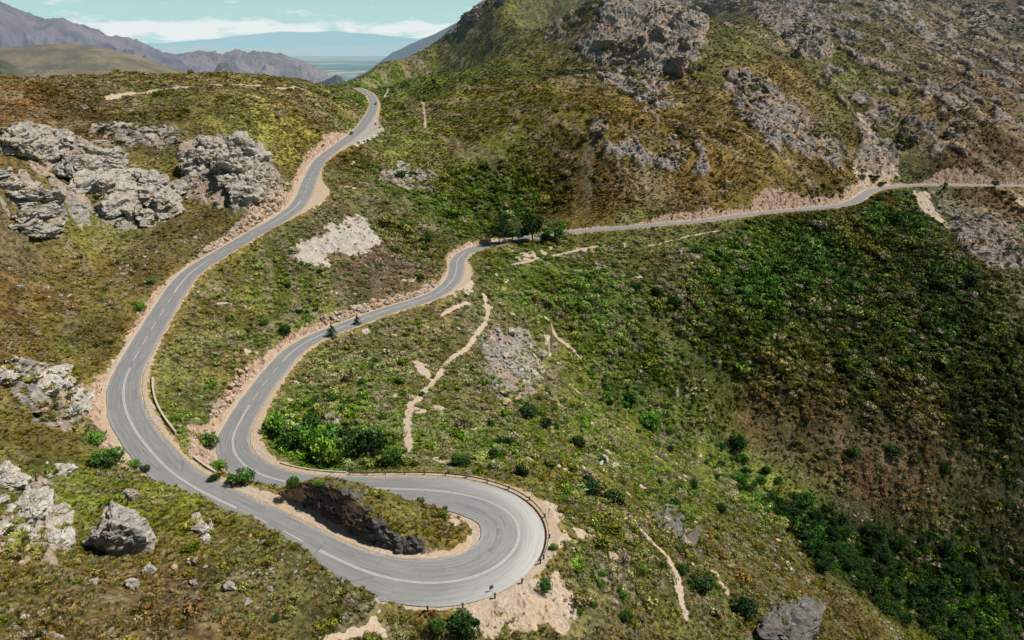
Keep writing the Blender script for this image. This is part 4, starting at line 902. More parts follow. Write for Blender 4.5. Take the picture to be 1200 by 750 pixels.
def conifer_mesh(seed):
    g = np.random.default_rng(seed); C = []; sh = []
    for lv in range(12):
        f = lv / 11; rr_ = .42 * (1 - f) ** .8 + .03; z = .14 + .84 * f
        for k in range(max(4, int(11 * (1 - f)))):
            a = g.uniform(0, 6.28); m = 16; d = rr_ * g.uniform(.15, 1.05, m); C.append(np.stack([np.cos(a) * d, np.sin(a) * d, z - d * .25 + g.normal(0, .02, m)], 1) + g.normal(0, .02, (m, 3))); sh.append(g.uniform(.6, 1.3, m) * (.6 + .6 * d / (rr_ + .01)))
    C = np.vstack(C); Vv, F = leaf_cloud(C, .032, g); me = mesh_from('crown', Vv, F); shade_attr(me, np.repeat(np.concatenate(sh), 4)); return me
def tree_crown(seed):
    g = np.random.default_rng(seed); C = []; sh = []
    for k in range(16):
        a = g.uniform(0, 6.28); d = .36 * math.sqrt(g.uniform(0, 1)); c = np.array([d * math.cos(a), d * math.sin(a), g.uniform(.36, .88) - d * .3]); r = g.uniform(.10, .2); m = 110
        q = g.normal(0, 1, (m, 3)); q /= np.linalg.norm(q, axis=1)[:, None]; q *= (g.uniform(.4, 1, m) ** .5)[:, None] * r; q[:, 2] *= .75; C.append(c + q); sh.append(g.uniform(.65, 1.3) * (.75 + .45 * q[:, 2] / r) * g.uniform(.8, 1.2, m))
    C = np.vstack(C); Vv, F = leaf_cloud(C, .026, g); me = mesh_from('crown', Vv, F); shade_attr(me, np.repeat(np.concatenate(sh), 4)); return me
def trunk_mesh(seed, limbs=True):
    g = np.random.default_rng(seed); mb = MB(); mb.tube([(0, 0, -.05), (.01, 0, .25), (-.01, .01, .5), (0, 0, .82)], [.035, .028, .02, .008], 8)
    if limbs:
        for k in range(6):
            a = k * 1.1 + g.uniform(-.2, .2); z = g.uniform(.25, .55); mb.tube([(0, 0, z), (.16 * math.cos(a), .16 * math.sin(a), z + .12), (.3 * math.cos(a), .3 * math.sin(a), z + .2)], [.014, .01, .004], 6)
    return mb.mesh('trunk', True)
CONI = [conifer_mesh(k) for k in range(2)]; CROWN = [tree_crown(70 + k) for k in range(4)]; TRK = [trunk_mesh(k) for k in range(3)]; TRKS = trunk_mesh(9, False)
for t in TRK + [TRKS]: t.materials.append(BARK)
CM_CACHE = {}
def colored(me, col):
    k = (me.name, col)
    if k not in CM_CACHE:
        c = me.copy(); c.materials.clear(); c.materials.append(leaf_obj_mat(col)); CM_CACHE[k] = c
    return CM_CACHE[k]
def vegetation(px, py, wpx, col, label, kind='bush', seed=0, hs=1.0, group=None, world=None, size=None):
    p = hit(px, py) if world is None else np.array(world, float); s = px2m(p, wpx) if size is None else size
    root = bpy.data.objects.new('bush' if kind == 'bush' else 'tree', None); COL.objects.link(root); root.empty_display_size = .2
    root.location = (p[0], p[1], gz(p[0], p[1])); root.rotation_euler = (0, 0, seed * 2.17); root['label'] = label; root['category'] = 'bush' if kind == 'bush' else 'tree'
    if group: root['group'] = group
    if kind == 'bush': cme, tme, sc = BIGB[seed % 5], STEM[seed % 3], (s / 2 * .9, s / 2 * .9, s / 2 * .95 * hs)
    elif kind == 'conifer': cme, tme, sc = CONI[seed % 2], TRKS, (s, s, s * hs)
    else: cme, tme, sc = CROWN[seed % 4], TRK[seed % 3], (s, s, s * hs)
    g_ = np.random.default_rng(seed + 77); sc = (sc[0] * g_.uniform(.8, 1.3), sc[1] * g_.uniform(.75, 1.15), sc[2] * g_.uniform(.8, 1.15))
    a = put('crown', colored(cme, col), None, root); b = put('trunk', tme, None, root); a.scale = sc; b.scale = sc; return root
G1, G2, G3, G4, G5 = (58, 86, 34), (44, 70, 30), (78, 112, 40), (104, 132, 46), (36, 58, 28)
for k, a in enumerate([
 (389,394,20,G2,'small dark cone shaped conifer on the lower road edge, casting a shadow on the asphalt','conifer'),
 (419,380,15,G5,'smaller dark conifer on the road edge, farther along from its twin','conifer'),
 (585,286,34,G5,'dark spreading tree over the road bend, first of the clump','tree'),
 (600,284,24,G2,'slender dark tree in the middle of the clump at the road bend','tree'),
 (624,286,36,G5,'tall dark tree beside the road bend, at the pale bank','tree'),
 (650,283,30,G3,'rounded bright green tree where the far road starts','tree'),
 (640,286,20,G5,'low dark tree at the foot of the rounded green tree','tree'),
 (165,364,17,G3,'upright dark green bush on the bank inside the upper road','bush'),(178,334,15,G3,'smaller green bush on the bank above its darker neighbour','bush'),
 (125,545,44,G1,'leafy green bush spreading beside the road curve at the crag','bush'),(112,520,30,G3,'light green bush under the grey rock rib','bush'),(170,552,16,G2,'dark bush leaning on the near road edge','bush'),(158,548,20,G3,'green bush against the near road edge','bush'),
 (333,392,22,G5,'dark green bush at the edge of the cutting above the lower road','bush'),(362,357,10,G5,'small dark bush high on the cutting','bush'),(493,328,14,G5,'dark bush at the top of the lower road cutting','bush'),
 (282,565,34,G1,'large dark bush between the two roads at the hairpin neck','bush'),(257,552,26,G3,'light green bush beside the retaining wall','bush'),(245,523,30,G1,'dense green bush on the bank between the roads','bush'),
 (252,562,16,G5,'dark low bush at the end of the lower wall','bush'),
 (370,528,34,G3,'bright green bush in the thicket inside the lower curve','bush'),(402,530,46,G2,'largest dark green bush of the thicket below the lower road','bush'),(435,530,34,G5,'dark upright bush at the edge of the thicket','bush'),(350,524,34,G1,'rounded bush at the near end of the thicket','bush'),(325,510,30,G3,'green bush on the verge inside the lower curve','bush'),(385,545,36,G4,'yellow green bush in front of the thicket','bush'),(460,545,26,G1,'green bush behind the guard rail','bush'),(365,505,26,G2,'dark bush below the overhanging rock','bush'),
 (540,545,28,G2,'dark bush behind the guard rail below the sandy track','bush'),(590,522,24,G5,'dark bush on the slope beyond the hairpin','bush'),(575,498,14,G2,'small dark bush near the end of the pale spur','bush'),
 (618,487,30,G5,'dark bush at the foot of the pale spur face','bush'),(640,500,20,G5,'round dark bush below the spur','bush'),(676,523,22,G5,'dark bush standing alone on the yellow green slope','bush'),(662,495,14,G2,'little dark bush uphill of the lone dark one','bush'),(685,495,14,G2,'little dark bush on the slope beside the lone dark one','bush'),(668,480,12,G2,'smallest dark bush on the upper yellow green slope','bush'),
 (738,474,30,G2,'broad dark green bush midway down the yellow green slope','bush'),(762,500,34,G3,'bright green clump downhill of the broad dark bush','bush'),(785,530,14,G5,'dark bush on the lower yellow green slope','bush'),(865,524,30,G2,'tree like bush at the head of the wooded valley','bush'),
 (678,665,24,G4,'single bright green bush on the slope past the hairpin','bush'),(649,643,12,G3,'small green bush on the gravel beside the guard rail','bush'),(845,600,22,G5,'dark round bush above the valley wood','bush'),(812,572,18,G5,'dark bush near the valley head','bush'),(690,580,36,G5,'dark green bush mass on the slope behind the hairpin','bush'),(720,590,34,G2,'green bush mass beside the dark one behind the hairpin','bush'),(790,595,20,G2,'dark bush at the top of the near spur','bush'),(838,560,12,G5,'small dark bush in the bright green patch','bush'),
 (820,690,44,G5,'large dark bush below the narrow track','bush'),(870,720,50,G5,'largest dark bush on the near spur, beside the dark rock','bush'),(800,670,20,G2,'dark bush beside the narrow track','bush'),
 (545,742,50,G2,'dark green bush below the gravel slope under the hairpin','bush'),(512,738,30,G1,'green bush at the bottom edge of the near slope','bush'),(322,724,14,G5,'dark compact bush alone in the heath','bush'),(640,690,24,G1,'green bush on the gravel slope under the hairpin','bush'),
 (493,587,12,G1,'upright bush on the hairpin island beside the asphalt','bush'),(521,597,9,G2,'small bush on the tip side of the hairpin island','bush'),(345,570,22,G1,'bush on the neck end of the hairpin island','bush'),(375,572,22,G3,'bush on the crest of the hairpin island','bush'),
 (1107,552,20,G5,'dark round bush on the brown clearing across the valley','bush'),(1048,532,24,G2,'green round bush on the brown clearing','bush'),(1072,540,18,G5,'dark bush in the middle of the brown clearing','bush'),(1000,535,22,G2,'low green bush at the upper edge of the brown clearing','bush'),(1178,595,18,G5,'dark bush at the far end of the brown clearing','bush'),
 (1105,225,12,G2,'dark tree beside the far road past the gully','tree'),(1165,220,12,G1,'green tree beside the far road near its end','tree'),(1030,240,16,G2,'dark tree just under the far road bend','tree'),(790,360,22,G2,'dark bush high on the valley side','bush'),(770,345,16,G5,'dark bush under the low grey rocks','bush'),(745,340,18,G5,'dark bush on the slope below the far road','bush'),(700,345,16,G2,'small tree like bush below the start of the far road','bush'),
 (665,355,14,G5,'dark bush on the slope below the road bend','bush'),(640,360,14,G5,'dark bush beside the pale stones under the road bend','bush'),
 (470,215,16,G2,'dark bush beside the gully rocks','bush'),(500,285,26,G2,'dark green bush on the band above the lower road cutting','bush'),(475,270,22,G1,'green bush at the top of the dark band','bush')]):
    vegetation(*((a[0], a[1], a[2] * (.78 if a[5] == 'conifer' else 1.35 if 320 < a[0] < 465 and 500 < a[1] < 550 else 1.0)) + a[3:]), seed=k, hs=1.25 if 320 < a[0] < 465 and 500 < a[1] < 550 else 1.0)
rngb = np.random.default_rng(5)
def auto(n, poly, wm, cols, label, group, kind='bush', hs=(.8, 1.3)):
    Pp = np.array([hit(a, b) for a, b in poly]); lo, hi_ = Pp[:, :2].min(0), Pp[:, :2].max(0); c = 0; tr = 0
    while c < n and tr < 5000:
        tr += 1; x, y = rngb.uniform(lo, hi_); ins = False; j = len(Pp) - 1
        for i in range(len(Pp)):
            if (Pp[i, 1] > y) != (Pp[j, 1] > y) and x < (Pp[j, 0] - Pp[i, 0]) * (y - Pp[i, 1]) / (Pp[j, 1] - Pp[i, 1]) + Pp[i, 0]: ins = not ins
            j = i
        if not ins: continue
        cl = carve(np.array([x]), np.array([y]), base_z(np.array([x]), np.array([y])))[1][0]
        if cl < 2: continue
        vegetation(0, 0, 0, cols[int(rngb.integers(len(cols)))], label, kind, int(rngb.integers(1000)), rngb.uniform(*hs), group, (x, y, 0), rngb.uniform(*wm)); c += 1
auto(125, [(890,585),(960,600),(1010,622),(1100,632),(1200,672),(1205,765),(1120,765),(1040,722),(950,668)], (5, 9.5), [G5, G2, (48, 80, 30), (40, 66, 30)], 'dark green tree in the wood filling the valley floor', 'trees of the valley wood', 'tree', (.8, 1.05))
auto(46, [(838,520),(870,525),(920,570),(975,600),(960,630),(900,605),(850,560)], (3.5, 7), [G3, G2, (70, 108, 40)], 'green bush in the strip leading down to the valley wood', 'bushes leading to the valley wood')
auto(40, [(880,265),(1050,232),(1120,300),(1195,420),(1190,540),(1060,520),(920,480),(830,400)], (3, 5.5), [G5, (50, 68, 36), G2], 'dark bush in the thick cover of the valley side', 'bushes covering the valley side')
auto(26, [(500,225),(560,200),(640,210),(640,240),(570,272),(530,260)], (3, 5), [G2, G1, (60, 90, 40)], 'dark green bush in the gully above the road bend', 'bushes in the gully')
auto(20, [(700,385),(780,400),(840,500),(780,505),(690,440)], (2.2, 4.5), [G2, G1, G3], 'green bush on the yellow green valley slope', 'bushes on the yellow green slope')

auto(26, [(325,470),(400,400),(480,375),(540,345),(570,345),(545,410),(490,470),(470,540),(340,535)], (2.0, 4.0), [G1, G2, G3], 'green bush on the scrubby slope below the lower road', 'bushes below the lower road')
auto(16, [(220,430),(300,350),(390,310),(500,310),(400,360),(330,390),(270,450),(250,480)], (1.8, 3.4), [G1, G3, G5], 'green bush on the slope between the two roads', 'bushes between the roads')
auto(26, [(560,520),(640,460),(700,480),(760,540),(840,590),(760,600),(680,600),(600,560)], (2.0, 4.2), [G1, G2, G5], 'green bush on the steep slope behind the hairpin', 'bushes behind the hairpin')
auto(10, [(660,690),(720,640),(800,700),(780,750),(690,750)], (1.6, 3.0), [G1, G3], 'green bush on the dry slope past the gravel apron', 'bushes past the gravel apron')
auto(24, [(690,430),(735,445),(800,490),(862,522),(850,552),(790,535),(715,495)], (2.6, 5.2), [G1, G2, G3], 'green bush in the band along the upper gully', 'bushes along the upper gully')
# ------------------------------------------------------------------ barriers, signs, walls, cars
STEEL = simple_mat("weathered_steel", (.13, .12, .11), .6, .4, .3, 2.0, .3); WOOD = simple_mat("dark_timber", (.06, .05, .042), .85, .15, .3); STONEW = simple_mat("pale_wall_stone", (.46, .42, .36), .9, .1, .3, 1.2)
GREYP = simple_mat("grey_sign_back", (.50, .52, .54), .5, .4, .1); DARKP = simple_mat("dark_sign", (.05, .05, .055), .5, .4, .2); BLK = simple_mat("black_rubber", (.02, .02, .02), .8, .2, .2)
def edge_pt(i, extra, side=-1): o = side * (hwv[i] + extra); return np.array([ROAD[i, 0] + NRM[i, 0] * o, ROAD[i, 1] + NRM[i, 1] * o, ROAD[i, 2]])
def rail(i0, i1, extra):
    root = bpy.data.objects.new('guard_rail', None); COL.objects.link(root); c = edge_pt((i0 + i1) // 2, extra); root.location = c
    root['label'] = 'long dark guard rail on posts curving round the outside of the hairpin'; root['category'] = 'guard rail'
    prof = np.array([(.0, .45), (.05, .50), (.0, .56), (-.04, .60), (.0, .64), (.05, .70), (0, .75), (-.03, .75), (-.07, .6), (-.03, .45)]); k = np.arange(i0, i1 + 1); V = []
    for i in k:
        e = edge_pt(i, extra)
        for a, b in prof: V.append((e[0] + NRM[i, 0] * a, e[1] + NRM[i, 1] * a, e[2] + b))
    m = len(prof); F = [(r * m + j, r * m + (j + 1) % m, (r + 1) * m + (j + 1) % m, (r + 1) * m + j) for r in range(len(k) - 1) for j in range(m)]
    put('beam', mesh_from('beam', np.array(V) - c, F), STEEL, root)
    for i in range(i0, i1 + 1, 4):
        e = edge_pt(i, extra + .2) - c; T_ = np.array([[TAN[i, 0], NRM[i, 0], 0], [TAN[i, 1], NRM[i, 1], 0], [0, 0, 1]])
        put('post', MB().box(e + np.array([0, 0, .2]), (.16, .22, 1.3), T_).mesh('post'), WOOD, root)
        
g0, g1 = road_index(632, 652, 82.4), road_index(404, 566, 84.2)
g0 = min(range(NR), key=lambda i: (edge_pt(i, .7)[0] - at_h(634, 652, 82)[0]) ** 2 + (edge_pt(i, .7)[1] - at_h(634, 652, 82)[1]) ** 2)
rail(g0, g1, .75)
def marker_post(i, extra, label):
    e = edge_pt(i, extra); root = bpy.data.objects.new('guide_post', None); COL.objects.link(root); root.location = (e[0], e[1], gz(e[0], e[1])); root['label'] = label; root['category'] = 'post'; root['group'] = 'guide posts round the hairpin'
    root.rotation_euler = (rngb.normal(0, .06), rngb.normal(0, .06), rngb.uniform(0, 3))
    put('shaft', MB().tube([(0, 0, -.3), (0, 0, .75)], [.13, .12], 10).mesh('shaft'), WOOD, root); put('head', MB().tube([(0, 0, .75), (0, 0, .78), (0, 0, 1.02), (0, 0, 1.08)], [.14, .22, .2, .06], 10).mesh('head'), DARKP, root)
gp = road_index(500, 683, 81.5)
for i in range(gp, g0, 4): marker_post(i, .85, 'short dark guide post in the line along the outer edge of the hairpin')
def sign(px, py, hpx, label, plate=GREYP, w=.75, hh=.75, face=None, round_=False):
    p = hit(px, py); H = px2m(p, hpx); root = bpy.data.objects.new('road_sign', None); COL.objects.link(root); root.location = (p[0], p[1], gz(p[0], p[1])); root['label'] = label; root['category'] = 'road sign'
    root.rotation_euler = (0, 0, 0 if face is None else face)
    put('post', MB().tube([(0, 0, -.3), (0, 0, H)], [.045, .045], 8).mesh('post'), STEEL, root)
    mb = MB()
    if round_: mb.tube([(0, .04, H - hh / 2), (0, .07, H - hh / 2)], [hh / 2, hh / 2], 20)
    else: mb.box((0, -.06, H - hh / 2), (w, .03, hh))
    put('plate', mb.mesh('plate'), plate, root)
sign(549.5, 559, 9, 'pale sign plate on a post behind the straight of the guard rail', w=.9, hh=.8, face=.2)
sign(589, 566, 10, 'pale sign plate on a post behind the bend of the guard rail', w=.9, hh=.7, face=-.2)
sign(623, 582, 10, 'thin dark sign post without a wide plate beyond the guard rail', DARKP, .35, .6, .9)
sign(643, 606, 12, 'dark sign post standing on the gravel outside the hairpin', DARKP, .5, .7, 1.2)
sign(575.5, 693, 10, 'small dark sign on a thin pole among the guide posts', DARKP, .7, .7, .5)
sign(439.5, 114, 8, 'pale sign on a post at the far end of the upper road', GREYP, 1.2, 1.6, 0)
def wall(i0, i1, extra, side, h, label, w=.4):
    i0, i1 = min(i0, i1), max(i0, i1); V = []; k = np.arange(i0, i1 + 1); c = edge_pt((i0 + i1) // 2, extra, side)
    for i in k:
        jx = .05 * math.sin(i * 3.7)
        for a, b in ((0, -.9), (0, h + jx), (w, h - jx), (w, -2.2)):
            e = edge_pt(i, extra + a, side); V.append((e[0], e[1], e[2] + b))
    F = [(r * 4 + j, r * 4 + (j + 1) % 4, (r + 1) * 4 + (j + 1) % 4, (r + 1) * 4 + j) for r in range(len(k) - 1) for j in range(4)]
    n = len(V); F += [(0, 1, 2, 3), (n - 1, n - 2, n - 3, n - 4)]
    put('stone_wall', mesh_from('stone_wall', np.array(V) - c, F), STONEW, label=label, category='wall').location = c
def near_edge(px, py, h, extra, side):
    p = at_h(px, py, h); return min(range(NR), key=lambda i: ((edge_pt(i, extra, side)[:2] - p[:2]) ** 2).sum())
wall(near_edge(172, 447, 77, 2.4, 1), near_edge(207, 506, 78, 2.4, 1), 2.5, 1, .45, 'low pale stone wall along the inside of the lower road curve')
wall(near_edge(222, 537, 78.6, 1.6, 1), near_edge(249, 556, 79, 1.6, 1), 1.6, 1, .3, 'short dark edged wall above the bushes at the hairpin neck')
wall(near_edge(322, 546, 85, 2.2, -1), near_edge(402, 557, 84.3, 1.4, -1), 1.5, -1, .25, 'thin pale kerb wall leading to the guard rail', .3)
# cars
def car(i, off, col, label, world=None, yaw=None, name='parked_car'):
    root = bpy.data.objects.new(name, None); COL.objects.link(root)
    if world is None:
        root.location = (ROAD[i, 0] + NRM[i, 0] * off, ROAD[i, 1] + NRM[i, 1] * off, ROAD[i, 2] + .06); yaw = math.atan2(TAN[i, 1], TAN[i, 0])
    else: root.location = world
    root.rotation_euler = (0, 0, yaw); root['label'] = label; root['category'] = 'car'
    pm = simple_mat('car_paint', col, .25, .6, .03); gm = simple_mat('car_glass', (.02, .025, .03), .08, .8, .1)
    def loft(sec):
        mb = MB(); V = []
        for x, hw_, z0, z1 in sec: V += [(x, -hw_, z0), (x, -hw_ * .97, z1), (x, hw_ * .97, z1), (x, hw_, z0)]
        F = [(r * 4 + j, r * 4 + (j + 1) % 4, (r + 1) * 4 + (j + 1) % 4, (r + 1) * 4 + j) for r in range(len(sec) - 1) for j in range(4)]; n = len(V)
        return mb.add(V, F + [(3, 2, 1, 0), (n - 4, n - 3, n - 2, n - 1)])
    put('body', loft([(-2.15, .74, .4, .72), (-2.0, .84, .3, .9), (-1.0, .87, .28, .95), (.9, .87, .28, .95), (1.8, .84, .3, .84), (2.15, .72, .4, .66)]).mesh('body'), pm, root)
    put('cabin_glass', loft([(-1.85, .70, .92, .95), (-1.3, .68, .93, 1.42), (.1, .68, .93, 1.46), (1.0, .72, .92, .95)]).mesh('cabin_glass'), gm, root)
    put('roof', loft([(-1.25, .62, 1.41, 1.47), (-.6, .64, 1.44, 1.52), (.12, .60, 1.44, 1.49)]).mesh('roof'), pm, root)
    for x in (-1.35, 1.35):
        for y in (-.8, .8):
            w = put('wheel', MB().tube([(x, y - .1, .32), (x, y + .1, .32)], [.32, .32], 18).mesh('wheel'), BLK, root)
            put('rim', MB().tube([(x, y + (.105 if y > 0 else -.105), .32), (x, y + (.12 if y > 0 else -.12), .32)], [.19, .17], 14).mesh('rim'), GREYP, w)
    for y in (-.6, .6):
        put('headlight', MB().box((2.1, y, .62), (.1, .28, .12)).mesh('headlight'), GREYP, root); put('tail_light', MB().box((-2.12, y, .68), (.08, .26, .12)).mesh('tail_light'), simple_mat('red_lens', (.25, .01, .01), .3, .5, .1), root)
car(road_index(439, 122, 42), 1.6, (.06, .065, .07), 'dark car at the far top end of the upper road', name='car')
car(road_index(411, 156, 51.5), -1.7, (.07, .03, .03), 'dark car on the upper road, opposite the pale lay-by', name='car')
p = hit(204, 105.5); car(0, 0, (.72, .72, .72), 'white car parked on the dirt road along the ridge', (p[0], p[1], gz(p[0], p[1]) + .1), .1)
p = hit(213, 101.5); car(0, 0, (.55, .56, .58), 'pale grey car parked behind the white one on the ridge', (p[0], p[1], gz(p[0], p[1]) + .1), .3)

# ------------------------------------------------------------------ distance: plain, ridges, far ranges
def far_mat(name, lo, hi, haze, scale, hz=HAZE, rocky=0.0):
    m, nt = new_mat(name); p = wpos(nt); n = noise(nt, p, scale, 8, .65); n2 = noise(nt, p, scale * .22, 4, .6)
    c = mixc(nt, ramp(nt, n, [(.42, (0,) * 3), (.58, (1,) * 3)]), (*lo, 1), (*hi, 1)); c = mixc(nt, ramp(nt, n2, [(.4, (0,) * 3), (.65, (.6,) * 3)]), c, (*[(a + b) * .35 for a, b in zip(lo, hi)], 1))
    b = bsdf(nt, c, .95, .05); e = N(nt, 'ShaderNodeEmission', {'Color': hz, 'Strength': 1.0}); mx = N(nt, 'ShaderNodeMixShader', {0: haze}); nt.links.new(b, mx.inputs[1]); nt.links.new(e.outputs[0], mx.inputs[2]); finish(nt, mx.outputs[0], False); return m  # distance haze painted in as an even glow over the hill colour
def ridge(name, sky, d0, d1, foot, mat, amp, seed, n=420, rows=90, crag=0.0):
    """hill range: skyline points (image) at distances d0..d1, falling towards the viewer to a foot line and away behind"""
    sky = np.array(sky, float); px = np.linspace(sky[0, 0], sky[-1, 0], n); py = np.interp(px, sky[:, 0], sky[:, 1]); V = []
    t = np.linspace(0, 1, n)
    d = d0 + (d1 - d0) * t
    C = np.array([at_d(a, b, c) for a, b, c in zip(px, py, d)])
    dirs = C[:, :2] / np.linalg.norm(C[:, :2], axis=1)[:, None]
    ss = np.r_[np.linspace(0, 1, rows), 1.15, 1.6]
    for s in ss:
        if s <= 1:
            f = s ** 1.25; run = (1 - s) * foot[0]; xy = C[:, :2] - dirs * run; z = foot[1] + (C[:, 2] - foot[1]) * f
            k = math.sin(math.pi * min(1, s * 1.0)) * .9 + .12 + .25 * (crag > .3) * s
            z = z + (fbm(xy[:, 0] / amp / 4, xy[:, 1] / amp / 4, 5, seed, True) - .5) * amp * k + crag * (fbm(xy[:, 0] / amp * 1.2, xy[:, 1] / amp * 1.2, 4, seed + 3, True) - .5) * amp * k
        else: xy = C[:, :2] + dirs * (s - 1) * foot[0]; z = C[:, 2] - (C[:, 2] - foot[1]) * (s - 1) / .6
        V.append(np.c_[xy, z])
    V = np.vstack(V); m = len(ss); i = np.arange(m * n).reshape(m, n); F = np.stack([i[:-1, :-1], i[:-1, 1:], i[1:, 1:], i[1:, :-1]], 2).reshape(-1, 4)
    return put(name, mesh_from(name, V, F, False), mat, kind='structure')
PZ = CAMZ - 420
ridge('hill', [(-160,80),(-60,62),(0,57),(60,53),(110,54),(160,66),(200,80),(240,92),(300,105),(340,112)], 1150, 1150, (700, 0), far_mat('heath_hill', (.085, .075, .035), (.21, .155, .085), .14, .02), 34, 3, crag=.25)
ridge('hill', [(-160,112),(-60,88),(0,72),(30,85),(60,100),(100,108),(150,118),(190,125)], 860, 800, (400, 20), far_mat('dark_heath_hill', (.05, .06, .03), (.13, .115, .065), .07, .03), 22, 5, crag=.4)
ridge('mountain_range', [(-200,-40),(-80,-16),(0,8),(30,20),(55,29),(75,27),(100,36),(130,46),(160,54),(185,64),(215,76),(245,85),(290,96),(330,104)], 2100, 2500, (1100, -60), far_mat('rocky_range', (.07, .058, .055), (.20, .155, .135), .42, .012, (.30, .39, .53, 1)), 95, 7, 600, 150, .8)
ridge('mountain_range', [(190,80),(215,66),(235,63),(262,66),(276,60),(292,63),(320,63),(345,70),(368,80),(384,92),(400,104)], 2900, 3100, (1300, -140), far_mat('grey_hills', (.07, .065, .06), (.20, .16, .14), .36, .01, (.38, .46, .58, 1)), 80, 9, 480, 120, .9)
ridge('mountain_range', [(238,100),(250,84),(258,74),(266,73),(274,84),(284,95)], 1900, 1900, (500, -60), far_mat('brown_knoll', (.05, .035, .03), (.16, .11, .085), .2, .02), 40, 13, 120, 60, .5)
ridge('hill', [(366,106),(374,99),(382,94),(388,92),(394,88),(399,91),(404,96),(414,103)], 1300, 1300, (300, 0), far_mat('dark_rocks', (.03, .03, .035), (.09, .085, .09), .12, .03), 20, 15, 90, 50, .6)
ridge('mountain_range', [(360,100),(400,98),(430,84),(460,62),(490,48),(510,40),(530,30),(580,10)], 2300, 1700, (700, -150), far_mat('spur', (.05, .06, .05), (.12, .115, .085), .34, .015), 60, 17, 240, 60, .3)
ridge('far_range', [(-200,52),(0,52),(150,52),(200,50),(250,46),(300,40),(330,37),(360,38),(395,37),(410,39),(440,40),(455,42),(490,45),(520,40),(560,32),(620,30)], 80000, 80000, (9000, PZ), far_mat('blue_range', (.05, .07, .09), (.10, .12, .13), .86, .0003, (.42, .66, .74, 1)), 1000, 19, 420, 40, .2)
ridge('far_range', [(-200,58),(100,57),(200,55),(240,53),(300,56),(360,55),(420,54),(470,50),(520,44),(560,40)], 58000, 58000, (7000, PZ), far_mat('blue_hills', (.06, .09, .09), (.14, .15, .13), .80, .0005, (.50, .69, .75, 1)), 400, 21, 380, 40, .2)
def plain():
    m, nt = new_mat("far_plain"); p = wpos(nt); mp = N(nt, 'ShaderNodeMapping', {'Scale': (.0006, .00022, 1)}); nt.links.new(p, mp.inputs['Vector'])
    v = N(nt, 'ShaderNodeTexVoronoi', {'Scale': 1.6}); nt.links.new(mp.outputs[0], v.inputs['Vector']); n = noise(nt, mp.outputs[0], .6, 5, .6)
    c = ramp(nt, n, [(.36, (.025, .07, .075)), (.50, (.05, .115, .105)), (.56, (.32, .26, .19)), (.66, (.40, .34, .27)), (.74, (.06, .11, .09))])
    c = mixc(nt, .25, c, v.outputs['Color'], 'SOFT_LIGHT')
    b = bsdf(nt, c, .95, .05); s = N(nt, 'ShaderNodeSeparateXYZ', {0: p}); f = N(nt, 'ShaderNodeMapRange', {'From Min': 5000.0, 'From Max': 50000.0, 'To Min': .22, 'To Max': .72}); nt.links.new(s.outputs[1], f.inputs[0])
    e = N(nt, 'ShaderNodeEmission', {'Color': (.42, .62, .70, 1), 'Strength': 1.0}); mx = nt.nodes.new('ShaderNodeMixShader'); nt.links.new(f.outputs[0], mx.inputs[0]); nt.links.new(b, mx.inputs[1]); nt.links.new(e.outputs[0], mx.inputs[2]); finish(nt, mx.outputs[0], False)  # painted haze: glow covers more of the plain's colour farther out
    a = np.linspace(0, 2 * math.pi, 97)[:-1]; V = [(0, 0, PZ)]; F = []
    for r in (2000, 6000, 15000, 40000, 90000): V += [(r * math.cos(t), r * math.sin(t), PZ - (r / 90000) ** 2 * 120) for t in a]
    F4 = [(1 + k * 96 + j, 1 + k * 96 + (j + 1) % 96, 1 + (k + 1) * 96 + (j + 1) % 96, 1 + (k + 1) * 96 + j) for k in range(4) for j in range(96)]
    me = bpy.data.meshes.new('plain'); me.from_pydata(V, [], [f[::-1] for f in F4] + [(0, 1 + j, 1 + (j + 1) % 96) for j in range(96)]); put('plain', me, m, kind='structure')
plain()

# ------------------------------------------------------------------ daylight
SUN_AZ, SUN_EL = R(84), R(53)     # azimuth clockwise from the view direction (+Y)
sd = Vector((math.sin(SUN_AZ) * math.cos(SUN_EL), math.cos(SUN_AZ) * math.cos(SUN_EL), math.sin(SUN_EL)))
sl = bpy.data.lights.new("sun", 'SUN'); sl.energy = 5.6; sl.angle = R(.5); sl.color = (1.0, .94, .83)
so = bpy.data.objects.new("sun", sl); COL.objects.link(so); so.rotation_euler = (-sd).to_track_quat('-Z', 'Y').to_euler(); so.location = sd * 500
w = bpy.data.worlds.new("World"); scene.world = w; w.use_nodes = True; nt = w.node_tree; nt.nodes.clear()
sky = nt.nodes.new('ShaderNodeTexSky'); sky.sky_type = 'NISHITA'; sky.sun_disc = False; sky.sun_elevation = SUN_EL; sky.sun_rotation = SUN_AZ; sky.altitude = 800; sky.air_density = 1.0; sky.dust_density = .6; sky.ozone_density = 1.0
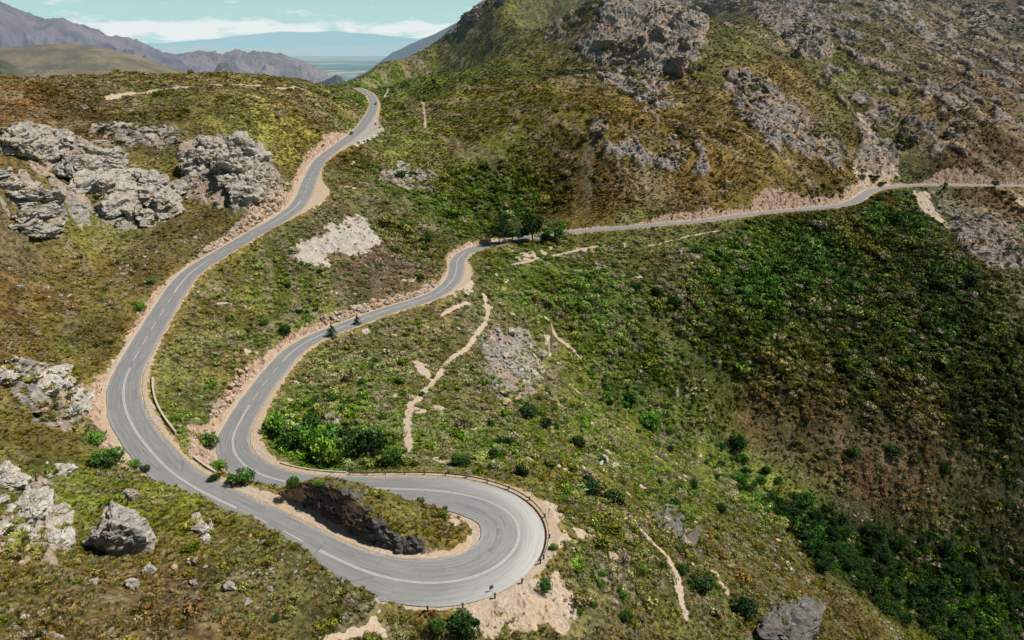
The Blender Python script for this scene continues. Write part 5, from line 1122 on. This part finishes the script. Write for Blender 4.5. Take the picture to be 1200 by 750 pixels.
tcd = nt.nodes.new('ShaderNodeTexCoord').outputs['Generated']; sp = N(nt, 'ShaderNodeSeparateXYZ', {0: tcd})
skc = mixc(nt, 1.0, sky.outputs[0], (.80, 1.0, .97, 1), 'MULTIPLY')
bg = N(nt, 'ShaderNodeBackground', {'Strength': .05}); nt.links.new(skc, bg.inputs[0])
hz_ = N(nt, 'ShaderNodeBackground', {'Color': (.50, .76, .76, 1), 'Strength': 1.0}); hm = nt.nodes.new('ShaderNodeMixShader')
nt.links.new(ramp(nt, sp.outputs[2], [(0.0, (.92,) * 3), (.05, (.85,) * 3), (.08, (.62,) * 3), (.115, (0,) * 3)]), hm.inputs[0]); nt.links.new(bg.outputs[0], hm.inputs[1]); nt.links.new(hz_.outputs[0], hm.inputs[2])
mp = N(nt, 'ShaderNodeMapping', {'Scale': (20, 20, 85)}); nt.links.new(tcd, mp.inputs['Vector']); cn = noise(nt, mp.outputs[0], 1.0, 8, .62)
band = ramp(nt, sp.outputs[2], [(0.0, (.4,) * 3), (.016, (.75,) * 3), (.026, (.95,) * 3), (.036, (.45,) * 3), (.06, (.26,) * 3), (.12, (.0,) * 3)])
cf = math_(nt, 'MULTIPLY', ramp(nt, math_(nt, 'ADD', cn, math_(nt, 'MULTIPLY', math_(nt, 'SUBTRACT', band, .5), .55)), [(.50, (0,) * 3), (.68, (1,) * 3)]), .88)
cb = N(nt, 'ShaderNodeBackground', {'Color': (.92, .95, .95, 1), 'Strength': .92})
mx = nt.nodes.new('ShaderNodeMixShader'); nt.links.new(cf, mx.inputs[0]); nt.links.new(hm.outputs[0], mx.inputs[1]); nt.links.new(cb.outputs[0], mx.inputs[2])
wo = nt.nodes.new('ShaderNodeOutputWorld'); nt.links.new(mx.outputs[0], wo.inputs[0])
scene.view_settings.view_transform = 'Standard'; scene.view_settings.look = 'None'; scene.view_settings.exposure = 0; scene.view_settings.gamma = 1
scene.cycles.use_adaptive_sampling = True; scene.cycles.adaptive_threshold = .03; scene.cycles.max_bounces = 4; scene.cycles.diffuse_bounces = 2; scene.cycles.glossy_bounces = 1; scene.cycles.transmission_bounces = 2
